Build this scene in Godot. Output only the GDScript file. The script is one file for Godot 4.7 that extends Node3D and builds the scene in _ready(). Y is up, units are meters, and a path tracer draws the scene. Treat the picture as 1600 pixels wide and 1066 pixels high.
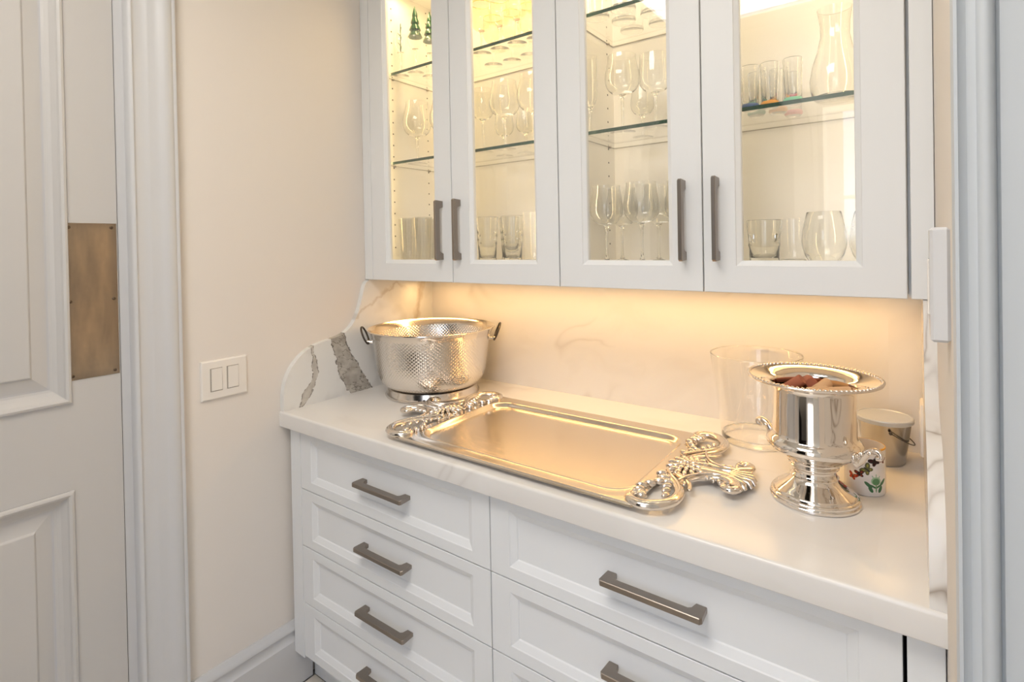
extends Node3D

# ---------------------------------------------------------------- mesh builder
class MB:
	var v := PackedVector3Array()
	var n := PackedVector3Array()
	var uv := PackedVector2Array()
	var ix := PackedInt32Array()

	func vert(p: Vector3, nn: Vector3, t := Vector2.ZERO) -> int:
		v.append(p); n.append(nn); uv.append(t)
		return v.size() - 1

	func tri_i(a: int, b: int, c: int) -> void:
		var g := (v[b] - v[a]).cross(v[c] - v[a])
		if g.length_squared() < 1e-20:
			return
		if g.dot(n[a] + n[b] + n[c]) > 0.0:   # clockwise from outside
			ix.append(a); ix.append(c); ix.append(b)
		else:
			ix.append(a); ix.append(b); ix.append(c)

	func tri(a: Vector3, b: Vector3, c: Vector3, out: Vector3) -> void:
		var g := (b - a).cross(c - a).normalized()
		if g.dot(out) < 0.0:
			g = -g
		tri_i(vert(a, g), vert(b, g), vert(c, g))

	func quad(a: Vector3, b: Vector3, c: Vector3, d: Vector3, out: Vector3, ta := Vector2.ZERO, tb := Vector2(1, 0), tc := Vector2.ONE, td := Vector2(0, 1)) -> void:
		var g := (c - a).cross(d - b).normalized()
		if g.dot(out) < 0.0:
			g = -g
		var i := vert(a, g, ta)
		vert(b, g, tb); vert(c, g, tc); vert(d, g, td)
		tri_i(i, i + 1, i + 2)
		tri_i(i, i + 2, i + 3)

	# box with chamfered edges between two corners
	func box(lo: Vector3, hi: Vector3, ch := 0.0) -> void:
		var c := (lo + hi) / 2.0
		var h := (hi - lo) / 2.0
		ch = minf(ch, minf(h.x, minf(h.y, h.z)) * 0.95)
		for ax in 3:
			for s in [-1.0, 1.0]:
				var b := (ax + 1) % 3
				var d := (ax + 2) % 3
				var q := []
				for k in [[-1, -1], [1, -1], [1, 1], [-1, 1]]:
					var p := Vector3.ZERO
					p[ax] = s * h[ax]; p[b] = k[0] * (h[b] - ch); p[d] = k[1] * (h[d] - ch)
					q.append(c + p)
				var o := Vector3.ZERO
				o[ax] = s
				quad(q[0], q[1], q[2], q[3], o)
		if ch <= 0.0:
			return
		for ax in 3:
			var b := (ax + 1) % 3
			var d := (ax + 2) % 3
			for sb in [-1.0, 1.0]:
				for sd in [-1.0, 1.0]:
					var q := []
					for k in [[-1, 0], [1, 0], [1, 1], [-1, 1]]:
						var p := Vector3.ZERO
						p[ax] = k[0] * (h[ax] - ch)
						p[b] = sb * (h[b] - (ch if k[1] == 1 else 0.0))
						p[d] = sd * (h[d] - (0.0 if k[1] == 1 else ch))
						q.append(c + p)
					var o := Vector3.ZERO
					o[b] = sb; o[d] = sd
					quad(q[0], q[1], q[2], q[3], o)
		for sx in [-1.0, 1.0]:
			for sy in [-1.0, 1.0]:
				for sz in [-1.0, 1.0]:
					var sg := Vector3(sx, sy, sz)
					tri(c + sg * Vector3(h.x, h.y - ch, h.z - ch), c + sg * Vector3(h.x - ch, h.y, h.z - ch), c + sg * Vector3(h.x - ch, h.y - ch, h.z), sg)

	# nested rectangles [x0,y0,x1,y1,z] in the plane facing +z, joined ring by ring
	func rings(rs: Array, cap_last := false, cap_first := false, close := false) -> void:
		var cs := []
		for r in rs:
			cs.append([Vector3(r[0], r[1], r[4]), Vector3(r[2], r[1], r[4]), Vector3(r[2], r[3], r[4]), Vector3(r[0], r[3], r[4])])
		var m := rs.size() - (0 if close else 1)
		for i in m:
			var a: Array = cs[i]
			var b: Array = cs[(i + 1) % rs.size()]
			for k in 4:
				var k2 := (k + 1) % 4
				var side: Vector3 = [Vector3(0, -1, 0), Vector3(1, 0, 0), Vector3(0, 1, 0), Vector3(-1, 0, 0)][k]
				var dz: float = b[k].z - a[k].z
				var inward: float = absf((b[k] - a[k]).dot(side))
				var going_in: bool = (b[k] - a[k]).dot(side) < -1e-7
				# walking the ring order: out is to the left of travel (inwards -> +z, forwards -> outwards)
				var out := Vector3(0, 0, inward if going_in else -inward) + side * dz
				quad(a[k], a[k2], b[k2], b[k], out)
		if cap_last:
			var l: Array = cs[-1]
			quad(l[0], l[1], l[2], l[3], Vector3(0, 0, 1))
		if cap_first:
			var f: Array = cs[0]
			quad(f[0], f[1], f[2], f[3], Vector3(0, 0, -1))

	# surface of revolution: profile of (radius, height) walked so that the outside lies on the right going up
	func lathe(prof: Array, seg := 48, at := Vector3.ZERO, cut = null, vscale := 1.0) -> void:
		var pn := []
		for i in prof.size() - 1:
			var d: Vector2 = prof[i + 1] - prof[i]
			pn.append(Vector2(d.y, -d.x).normalized())
		var run := 0.0
		for i in prof.size() - 1:
			var a: Vector2 = prof[i]
			var b: Vector2 = prof[i + 1]
			var na: Vector2 = pn[i]
			var nb: Vector2 = pn[i]
			if i > 0 and pn[i - 1].dot(pn[i]) > 0.75:
				na = (pn[i - 1] + pn[i]).normalized()
			if i < pn.size() - 1 and pn[i + 1].dot(pn[i]) > 0.75:
				nb = (pn[i + 1] + pn[i]).normalized()
			var l := (b - a).length()
			var first := v.size()
			for k in seg + 1:
				var ang := TAU * k / seg
				var cs := Vector3(cos(ang), 0, sin(ang))
				var ra := a.x
				var rb := b.x
				if cut != null:
					ra += cut.call(ang, a.y, na); rb += cut.call(ang, b.y, nb)
				vert(at + cs * ra + Vector3(0, a.y, 0), cs * na.x + Vector3(0, na.y, 0), Vector2(float(k) / seg, run * vscale))
				vert(at + cs * rb + Vector3(0, b.y, 0), cs * nb.x + Vector3(0, nb.y, 0), Vector2(float(k) / seg, (run + l) * vscale))
			for k in seg:
				var q := first + 2 * k
				tri_i(q, q + 1, q + 2)
				tri_i(q + 1, q + 3, q + 2)
			run += l

	# tube along points; section is an ellipse of half-width radii[i] and half-height radii[i] * flat
	func tube(pts: Array, radii: Array, sides := 10, flat := 1.0, up := Vector3.UP, closed := false) -> void:
		var first := v.size()
		var m := pts.size()
		for i in m:
			var t: Vector3
			if closed:
				t = (pts[(i + 1) % m] - pts[(i + m - 1) % m]).normalized()
			else:
				t = (pts[mini(i + 1, m - 1)] - pts[maxi(i - 1, 0)]).normalized()
			var sd := t.cross(up)
			if sd.length() < 0.05:
				sd = t.cross(Vector3(0.31, 0.2, 0.9))
			sd = sd.normalized()
			var u2 := sd.cross(t).normalized()
			var r: float = radii[mini(i, radii.size() - 1)]
			for k in sides:
				var a := TAU * k / sides
				var nn := (sd * cos(a) * flat + u2 * sin(a)).normalized() if flat < 1.0 else (sd * cos(a) + u2 * sin(a) / flat).normalized()
				vert(pts[i] + sd * cos(a) * r + u2 * sin(a) * r * flat, nn, Vector2(float(k) / sides, i * 0.1))
		for i in (m if closed else m - 1):
			for k in sides:
				var a := first + i * sides + k
				var b := first + i * sides + (k + 1) % sides
				var c := first + ((i + 1) % m) * sides + k
				var d := first + ((i + 1) % m) * sides + (k + 1) % sides
				tri_i(a, b, c)
				tri_i(b, d, c)
		if not closed:
			for e in 2:
				var i0: int = 0 if e == 0 else m - 1
				var nn: Vector3 = ((pts[0] - pts[1]) if e == 0 else (pts[m - 1] - pts[m - 2])).normalized()
				var r: float = radii[mini(i0, radii.size() - 1)]
				var cidx := vert(pts[i0] + nn * r * 0.35, nn)
				for k in sides:
					var a := first + i0 * sides + k
					var b := first + i0 * sides + (k + 1) % sides
					tri_i(cidx, a, b)

	# ellipsoid
	func blob(c: Vector3, r: Vector3, seg := 12, turn := 0.0) -> void:
		var first := v.size()
		var rows := maxi(4, seg / 2)
		for i in rows + 1:
			var la := PI * i / rows - PI / 2
			for k in seg + 1:
				var a := TAU * k / seg
				var u := Vector3(cos(la) * cos(a), sin(la), cos(la) * sin(a))
				vert(c + (u * r).rotated(Vector3.UP, turn), (u / r).normalized().rotated(Vector3.UP, turn), Vector2(float(k) / seg, float(i) / rows))
		for i in rows:
			for k in seg:
				var q := first + i * (seg + 1) + k
				tri_i(q, q + 1, q + seg + 1)
				tri_i(q + 1, q + seg + 2, q + seg + 1)

	# polygon (points in 3D, in one plane) pushed along dir; soft: angle cosine above which edges are smoothed
	func prism(poly: Array, dir: Vector3, soft := 2.0, caps := true) -> void:
		var m := poly.size()
		var area := Vector3.ZERO
		for i in m:
			area += (poly[i] - poly[0]).cross(poly[(i + 1) % m] - poly[0])
		var sgn := 1.0 if area.dot(dir) > 0 else -1.0
		var en := []
		for i in m:
			en.append(((poly[(i + 1) % m] - poly[i]).cross(dir) * sgn).normalized())
		for i in m:
			var a: Vector3 = poly[i]
			var b: Vector3 = poly[(i + 1) % m]
			var na: Vector3 = en[i]
			var nb: Vector3 = en[i]
			if en[(i + m - 1) % m].dot(en[i]) > soft:
				na = (en[(i + m - 1) % m] + en[i]).normalized()
			if en[(i + 1) % m].dot(en[i]) > soft:
				nb = (en[(i + 1) % m] + en[i]).normalized()
			var q := vert(a, na, Vector2(0, 0))
			vert(b, nb, Vector2(1, 0)); vert(b + dir, nb, Vector2(1, 1)); vert(a + dir, na, Vector2(0, 1))
			tri_i(q, q + 1, q + 2)
			tri_i(q, q + 2, q + 3)
		if caps:
			var zax := area.normalized()
			var xax: Vector3 = (poly[1] - poly[0]).normalized()
			var yax := zax.cross(xax)
			var flat := PackedVector2Array()
			for p in poly:
				flat.append(Vector2((p - poly[0]).dot(xax), (p - poly[0]).dot(yax)))
			var t := Geometry2D.triangulate_polygon(flat)
			for i in range(0, t.size(), 3):
				tri(poly[t[i]], poly[t[i + 1]], poly[t[i + 2]], -dir)
				tri(poly[t[i]] + dir, poly[t[i + 1]] + dir, poly[t[i + 2]] + dir, dir)

	func mesh() -> ArrayMesh:
		var a := []
		a.resize(Mesh.ARRAY_MAX)
		a[Mesh.ARRAY_VERTEX] = v
		a[Mesh.ARRAY_NORMAL] = n
		a[Mesh.ARRAY_TEX_UV] = uv
		a[Mesh.ARRAY_INDEX] = ix
		var m := ArrayMesh.new()
		m.add_surface_from_arrays(Mesh.PRIMITIVE_TRIANGLES, a)
		return m

# ---------------------------------------------------------------- scene helpers
var used := {}

func numbered(called: String) -> String:
	if not used.has(called):
		used[called] = 0
		return called
	used[called] += 1
	return "%s_%03d" % [called, used[called]]

func put(called: String, mb, mat: Material, parent: Node = null, at := Vector3.ZERO) -> MeshInstance3D:
	var o := MeshInstance3D.new()
	o.name = numbered(called) if parent == null else called
	o.mesh = mb.mesh() if mb is MB else mb
	o.material_override = mat
	o.position = at
	o.cast_shadow = GeometryInstance3D.SHADOW_CASTING_SETTING_ON
	(self if parent == null else parent).add_child(o, true)
	return o

func tag(o: Node, label: String, category: String, group := "") -> Node:
	o.set_meta("label", label)
	o.set_meta("category", category)
	if group != "":
		o.set_meta("group", group)
	return o

func thing(called: String, label: String, category: String, at := Vector3.ZERO, group := "") -> Node3D:
	var o := Node3D.new()
	o.name = numbered(called)
	o.position = at
	add_child(o)
	tag(o, label, category, group)
	return o

func struct(called: String, mb, mat: Material, label := "", at := Vector3.ZERO) -> MeshInstance3D:
	var o := put(called, mb, mat, null, at)
	o.set_meta("kind", "structure")
	if label != "":
		o.set_meta("label", label)
	return o

func bx(lo: Vector3, hi: Vector3, ch := 0.0) -> MB:
	var m := MB.new()
	m.box(lo, hi, ch)
	return m

func V(x: float, y: float, z: float) -> Vector3:
	return Vector3(x, y, z)

func mat(c: Color, rough := 0.5, metal := 0.0) -> StandardMaterial3D:
	var m := StandardMaterial3D.new()
	m.albedo_color = c
	m.roughness = rough
	m.metallic = metal
	return m

func pane(c: Color, alpha: float, rough := 0.02) -> StandardMaterial3D:
	var m := mat(Color(c.r, c.g, c.b, alpha), rough)
	m.transparency = BaseMaterial3D.TRANSPARENCY_ALPHA
	return m

func solid_glass(c: Color, alpha := 0.02) -> StandardMaterial3D:
	var m := mat(Color(c.r, c.g, c.b, alpha), 0.0)
	m.refraction_enabled = true
	m.refraction_scale = 0.05
	return m

func glow(c: Color, e: float) -> StandardMaterial3D:
	var m := mat(Color(1, 1, 1), 0.6)
	m.emission_enabled = true
	m.emission = c
	m.emission_energy_multiplier = e
	return m

func area(called: String, at: Vector3, towards: Vector3, size: Vector2, c: Color, e: float) -> void:
	var l := AreaLight3D.new()
	l.name = called
	l.area_size = size
	l.light_color = c
	l.light_energy = e
	l.area_range = 12.0
	l.area_attenuation = 2.0
	l.shadow_enabled = true
	add_child(l)
	l.look_at_from_position(at, at + towards, Vector3.UP if absf(towards.normalized().y) < 0.9 else Vector3(0, 0, 1))

func smooth(a: float, b: float, x: float) -> float:
	var t := clampf((x - a) / (b - a), 0.0, 1.0)
	return t * t * (3.0 - 2.0 * t)

func spline(pts: Array, per := 6) -> Array:
	var out := []
	for i in pts.size() - 1:
		var p0: Vector3 = pts[maxi(i - 1, 0)]
		var p1: Vector3 = pts[i]
		var p2: Vector3 = pts[i + 1]
		var p3: Vector3 = pts[mini(i + 2, pts.size() - 1)]
		for k in per:
			out.append(p1.cubic_interpolate(p2, p0, p3, float(k) / per))
	out.append(pts[-1])
	return out

# ---------------------------------------------------------------- fixed sizes (metres)
const YC := 0.914        # worktop
const ZC := 0.690        # worktop front
const YB := 1.322        # underside of the wall cabinets
const ZU := 0.336        # front of their doors
const XR := 1.700        # right wall
const FLOOR_IN := 1.385  # inside bottom of the wall cabinets
const SHELF_LOW := 1.760
const SHELF_HIGH := 2.092

var M := {}

func _ready() -> void:
	camera_and_light()
	materials()
	room()
	left_door()
	base_cabinets()
	worktop_and_stone()
	wall_cabinets()
	ice_tub()
	tray()
	urn()
	right_corner()
	glassware()
	switches()

# ================================================================ camera, sky, lamps
func camera_and_light() -> void:
	var cam := Camera3D.new()
	cam.name = "camera"
	cam.projection = Camera3D.PROJECTION_FRUSTUM
	cam.near = 0.05
	cam.far = 60.0
	cam.size = 1066.0 / 849.05 * cam.near
	cam.frustum_offset = Vector2(0.0, -143.1 / 849.05 * cam.near)
	cam.position = V(1.6674, 1.4432, 1.6517)
	cam.rotation = Vector3(-0.0090, 0.6373, -0.0184)
	add_child(cam)
	cam.make_current()

	var env := Environment.new()
	var sky := Sky.new()
	var sm := ProceduralSkyMaterial.new()
	sm.sky_top_color = Color(0.42, 0.56, 0.80)
	sm.sky_horizon_color = Color(0.80, 0.87, 0.95)
	sm.ground_bottom_color = Color(0.45, 0.45, 0.42)
	sm.ground_horizon_color = Color(0.75, 0.78, 0.80)
	sm.sky_energy_multiplier = 2.0
	sm.ground_energy_multiplier = 0.5
	sky.sky_material = sm
	env.background_mode = Environment.BG_SKY
	env.sky = sky
	env.tonemap_mode = Environment.TONE_MAPPER_LINEAR
	env.tonemap_exposure = 1.0
	env.sdfgi_enabled = true
	env.ssao_enabled = true
	env.ssil_enabled = true
	var we := WorldEnvironment.new()
	we.name = "environment"
	we.environment = env
	add_child(we)

	# ceiling panel over the passage
	area("ceiling_panel_light", V(1.05, 2.68, 1.80), V(0, -1, 0), Vector2(1.0, 0.8), Color(1.0, 0.98, 0.955), 1.05)
	# daylight at the glazed door behind the camera
	area("daylight_at_glazed_door", V(1.52, 1.22, 2.585), V(0, 0, -1), Vector2(0.54, 1.96), Color(1.0, 0.98, 0.945), 0.66)
	# warm strip under the wall cabinets
	area("strip_light_under_cabinets", V(0.85, 1.300, 0.115), V(0, -1, 0), Vector2(1.58, 0.02), Color(1.0, 0.80, 0.52), 0.27)
	# warm strips inside the wall cabinets: one at the top, two upright fill lamps added out of sight behind the door stiles
	for c in 2:
		var side: String = ["left", "right"][c]
		var x0: float = [0.066, 0.8788][c]
		var x1: float = [0.8408, 1.6383][c]
		var warm := Color(1.0, 0.88, 0.64) if c == 0 else Color(1.0, 0.91, 0.74)
		area("strip_light_in_%s_cabinet" % side, V((x0 + x1) / 2, 2.405, 0.22), V(0, -1, 0), Vector2(0.70, 0.02), warm, 0.26 if c == 0 else 0.17)
		area("added_upright_fill_in_%s_cabinet" % side, V(x0 + 0.012, 1.85, 0.292), V(0.5, 0, -0.85), Vector2(0.012, 0.86), warm, 0.055)
		area("added_upright_fill_in_%s_cabinet_far" % side, V(x1 - 0.012, 1.85, 0.292), V(-0.5, 0, -0.85), Vector2(0.012, 0.86), warm, 0.055)

# ================================================================ materials
func noise(sd: int, f: float, oct := 4) -> FastNoiseLite:
	var n := FastNoiseLite.new()
	n.seed = sd
	n.noise_type = FastNoiseLite.TYPE_SIMPLEX_SMOOTH
	n.frequency = f
	n.fractal_octaves = oct
	return n

func materials() -> void:
	M.white = mat(Color(0.905, 0.912, 0.912), 0.42)
	M.inside = mat(Color(0.975, 0.965, 0.94), 0.5)
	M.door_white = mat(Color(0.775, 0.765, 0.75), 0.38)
	M.trim = mat(Color(0.81, 0.81, 0.81), 0.38)
	M.paint = mat(Color(0.895, 0.868, 0.835), 0.85)
	M.ceiling = mat(Color(0.94, 0.94, 0.93), 0.9)
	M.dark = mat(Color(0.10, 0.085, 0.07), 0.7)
	M.gap = mat(Color(0.22, 0.21, 0.20), 0.9)
	M.trim_daylight_tint = mat(Color(0.765, 0.785, 0.80), 0.38)  # white trim with the bluish cast of daylight mixed into its colour
	M.plastic = mat(Color(0.92, 0.90, 0.87), 0.35)
	M.tile = mat(Color(0.86, 0.825, 0.77), 0.25)
	M.grout = mat(Color(0.60, 0.58, 0.55), 0.9)
	# brushed nickel
	M.nickel = mat(Color(0.60, 0.565, 0.53), 0.34, 1.0)
	M.screw = mat(Color(0.42, 0.36, 0.30), 0.35, 1.0)
	M.silver = mat(Color(0.93, 0.905, 0.875), 0.055, 1.0)
	M.silver_old = mat(Color(0.90, 0.87, 0.835), 0.16, 1.0)
	M.silver_dark = mat(Color(0.36, 0.33, 0.30), 0.4, 1.0)
	M.galvanised = mat(Color(0.76, 0.74, 0.71), 0.20, 1.0)
	M.lid = mat(Color(0.77, 0.785, 0.80), 0.35, 0.35)
	# hammered silver: rows of shallow dimples
	var hs := 128
	var him := Image.create(hs, hs, false, Image.FORMAT_RGB8)
	for y in hs:
		for x in hs:
			var best := 9.0
			for c in [[0.25, 0.25], [0.75, 0.75], [1.25, 0.25], [0.25, 1.25], [-0.25, 0.75], [0.75, -0.25], [1.25, 1.25], [-0.25, -0.25]]:
				best = minf(best, Vector2(float(x) / hs - c[0], float(y) / hs - c[1]).length())
			var h := clampf(best / 0.36, 0.0, 1.0)
			h = h * h
			him.set_pixel(x, y, Color(h, h, h))
	M.hammered = mat(Color(0.92, 0.90, 0.875), 0.12, 1.0)
	M.hammered.heightmap_enabled = true
	M.hammered.heightmap_texture = ImageTexture.create_from_image(him)
	M.hammered.heightmap_scale = 0.04
	M.hammered.uv1_scale = Vector3(100, 1, 1)
	# worn pewter of the tray: faint scratches and stains in the gloss
	var nt := noise(11, 0.02, 5)
	var ns := noise(12, 0.009, 3)
	var tim := Image.create(256, 256, false, Image.FORMAT_RGB8)
	for y in 256:
		for x in 256:
			var r := 0.17 + 0.10 * absf(nt.get_noise_2d(x, y * 3.0)) + 0.06 * ns.get_noise_2d(x, y)
			tim.set_pixel(x, y, Color(r, r, r))
	M.pewter = mat(Color(0.90, 0.865, 0.82), 1.0, 1.0)
	M.pewter.roughness_texture = ImageTexture.create_from_image(tim)
	M.pewter.roughness_texture_channel = BaseMaterial3D.TEXTURE_CHANNEL_RED
	M.pewter.uv1_triplanar = true
	M.pewter.uv1_world_triplanar = true
	M.pewter.uv1_scale = Vector3(2.2, 2.2, 2.2)
	# aged brass plate
	var nb := noise(21, 0.012, 4)
	var nb2 := noise(22, 0.05, 3)
	var bim := Image.create(128, 512, false, Image.FORMAT_RGB8)
	for y in 512:
		for x in 128:
			var k := 0.55 + 0.45 * nb.get_noise_2d(x * 1.6, y * 0.35) + 0.06 * nb2.get_noise_2d(x, y)
			var edge := smooth(0.0, 26.0, minf(minf(x, 127 - x), minf(y, 511 - y)))
			k = clampf(k * (0.55 + 0.45 * edge), 0.0, 1.0)
			bim.set_pixel(x, y, Color(0.58, 0.53, 0.47).lerp(Color(0.80, 0.70, 0.58), k))
	M.brass = mat(Color(1, 1, 1), 0.21, 1.0)
	M.brass.albedo_texture = ImageTexture.create_from_image(bim)
	# marble: white ground, soft grey-beige clouds and thin veins
	M.marble = marble(0.22, 0.62, 0.0)
	M.marble_right = marble(0.9, 1.5, 0.5)
	# strongly veined end piece on the left, mapped by (z, y)
	M.marble_veined = mat(Color(1, 1, 1), 0.22)
	M.marble_veined.albedo_texture = ImageTexture.create_from_image(veined_stone())
	# glass
	M.clear = pane(Color(0.95, 0.97, 0.95), 0.035)
	M.window_pane = pane(Color(0.95, 0.97, 0.96), 0.03)
	M.shelf = pane(Color(0.86, 0.95, 0.88), 0.02)
	M.shelf_edge = mat(Color(0.06, 0.24, 0.15), 0.05)
	M.shelf_back_edge = mat(Color(0.50, 0.47, 0.40), 0.2)
	M.recess = mat(Color(0.66, 0.63, 0.59), 0.6)
	M.crystal = pane(Color(0.97, 0.98, 0.97), 0.03, 0.01)
	M.cut_crystal = solid_glass(Color(0.99, 0.99, 0.98))
	M.stem_glass = solid_glass(Color(0.99, 0.99, 0.98))
	M.smoke = pane(Color(0.50, 0.48, 0.36), 0.15, 0.02)
	M.bowl_glass = pane(Color(0.97, 0.98, 0.97), 0.05, 0.01)
	M.amber_bowl = pane(Color(0.98, 0.80, 0.38), 0.22, 0.05)
	M.gold = mat(Color(0.95, 0.74, 0.36), 0.2, 1.0)
	M.green_glass = mat(Color(0.05, 0.30, 0.09), 0.15)
	M.cork = mat(Color(0.86, 0.70, 0.53), 0.9)
	M.cork_dark = mat(Color(0.66, 0.40, 0.30), 0.9)
	M.blue_dot = mat(Color(0.25, 0.38, 0.60), 0.15)
	M.orange_dot = mat(Color(0.90, 0.62, 0.20), 0.15)
	M.green_dot = mat(Color(0.45, 0.75, 0.60), 0.15)
	M.pink_dot = mat(Color(0.86, 0.42, 0.50), 0.15)
	M.teal_dot = mat(Color(0.30, 0.62, 0.58), 0.15)
	M.strip = glow(Color(1.0, 0.78, 0.48), 2.0)
	M.panel_glow = glow(Color(1.0, 0.97, 0.94), 6.0)

func marble(strength: float, scale: float, more: float) -> StandardMaterial3D:
	var n1 := noise(5, 0.006, 4)
	var n2 := noise(6, 0.012, 4)
	var n3 := noise(7, 0.004, 3)
	var mim := Image.create(640, 640, false, Image.FORMAT_RGB8)
	for y in 640:
		for x in 640:
			var wx := x + 60.0 * n3.get_noise_2d(x, y)
			var wy := y + 60.0 * n3.get_noise_2d(x + 900, y)
			var vein := 1.0 - absf(n1.get_noise_2d(wx * 0.7 + wy * 0.5, wy * 0.35 - wx * 0.3))
			vein = pow(clampf(vein, 0, 1), 26.0) * smooth(-0.05 - more, 0.4 - more, n3.get_noise_2d(x * 0.8 + 300, y * 0.8))
			var cloud := smooth(0.0, 0.6, n2.get_noise_2d(wx * 0.5, wy * 0.9)) * 0.35
			var c := Color(0.905, 0.893, 0.872).lerp(Color(0.80, 0.77, 0.73), cloud * 0.4)
			mim.set_pixel(x, y, c.lerp(Color(0.62, 0.57, 0.52), vein * strength))
	var m := mat(Color(1, 1, 1), 0.22)
	m.albedo_texture = ImageTexture.create_from_image(mim)
	m.uv1_triplanar = true
	m.uv1_world_triplanar = true
	m.uv1_scale = Vector3.ONE * scale
	return m

func poly_x(pl: Array, y: float) -> float:
	# pl: points (z, y) with falling y; z at that y
	if y >= pl[0].y:
		return pl[0].x
	for i in pl.size() - 1:
		if y <= pl[i].y and y >= pl[i + 1].y:
			return lerpf(pl[i].x, pl[i + 1].x, (pl[i].y - y) / (pl[i].y - pl[i + 1].y))
	return pl[-1].x

func veined_stone() -> Image:
	# covers z 0..0.72 (left to right) and y 0.90..1.34 (bottom to top)
	var w := 720
	var h := 440
	var im := Image.create(w, h, false, Image.FORMAT_RGB8)
	var na := noise(31, 0.02, 5)
	var nb := noise(32, 0.006, 3)
	var nc := noise(33, 0.05, 4)
	var mid := [Vector2(0.577, 1.13), Vector2(0.572, 1.06), Vector2(0.565, 1.02), Vector2(0.578, 0.99), Vector2(0.598, 0.955), Vector2(0.626, 0.91)]
	var wid := [Vector2(0.010, 1.13), Vector2(0.008, 1.075), Vector2(0.021, 1.025), Vector2(0.012, 0.99), Vector2(0.030, 0.955), Vector2(0.014, 0.93), Vector2(0.002, 0.91)]
	var bl := [Vector2(0.506, 1.13), Vector2(0.488, 1.065), Vector2(0.484, 1.04), Vector2(0.470, 1.01), Vector2(0.462, 0.966), Vector2(0.419, 0.905)]
	var br := [Vector2(0.446, 1.13), Vector2(0.430, 1.08), Vector2(0.405, 1.035), Vector2(0.360, 0.965), Vector2(0.322, 0.905)]
	for py in h:
		var y := 1.34 - (py + 0.5) * 0.44 / h
		for px in w:
			var z := (px + 0.5) * 0.72 / w
			var g := 9.0
			var jit := na.get_noise_2d(px, py) * 0.014
			var c := Color(0.905, 0.90, 0.885).lerp(Color(0.82, 0.81, 0.79), 0.5 * smooth(0.1, 0.6, nb.get_noise_2d(px, py)))
			var grey := Color(0.66, 0.63, 0.59).lerp(Color(0.77, 0.75, 0.71), clampf(0.5 + nc.get_noise_2d(px * 0.4, py * 0.4), 0, 1))
			var dark := Color(0.24, 0.22, 0.20)
			if y < 1.14:
				# narrow vein
				var m: float = poly_x(mid, y)
				var wd: float = poly_x(wid, y) * (1.25 + 0.7 * na.get_noise_2d(px * 0.7, py * 0.7))
				var d := absf(z + jit * 0.6 - m)
				if d < wd * 0.5:
					c = c.lerp(grey, 0.75)
				g = absf(d - wd * 0.5)
				if d < wd:
					c = c.lerp(dark, 0.75 * clampf(1.0 - g / 0.0022, 0.0, 1.0) * smooth(-0.25, 0.1, nc.get_noise_2d(px + 90, py)))
				# broad vein
				var l: float = poly_x(bl, y) + jit
				var r: float = poly_x(br, y) + jit * 0.7
				if z > r and z < l:
					c = grey
					var inner := absf(na.get_noise_2d(px * 0.5 + py * 0.9, py * 0.5 - px * 0.3))
					c = c.lerp(dark, 0.5 * clampf(1.0 - inner / 0.05, 0.0, 1.0))
				var e := minf(absf(z - l), absf(z - r) * 0.8)
				c = c.lerp(dark, 0.85 * clampf(1.0 - e / 0.0026, 0.0, 1.0) * smooth(-0.3, 0.05, nc.get_noise_2d(px, py + 70)))
			else:
				# brownish veins high in the corner
				var d2 := absf(z + jit - (0.055 + (1.32 - y) * 0.25))
				c = c.lerp(Color(0.62, 0.52, 0.42), 0.4 * clampf(1.0 - d2 / 0.022, 0.0, 1.0))
				var d3 := absf(y + jit * 1.4 - (1.305 - absf(z - 0.2) * 0.6))
				c = c.lerp(Color(0.60, 0.53, 0.45), 0.28 * clampf(1.0 - d3 / 0.012, 0.0, 1.0) * smooth(0.12, 0.2, z))
			im.set_pixel(px, py, c)
	return im

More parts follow.
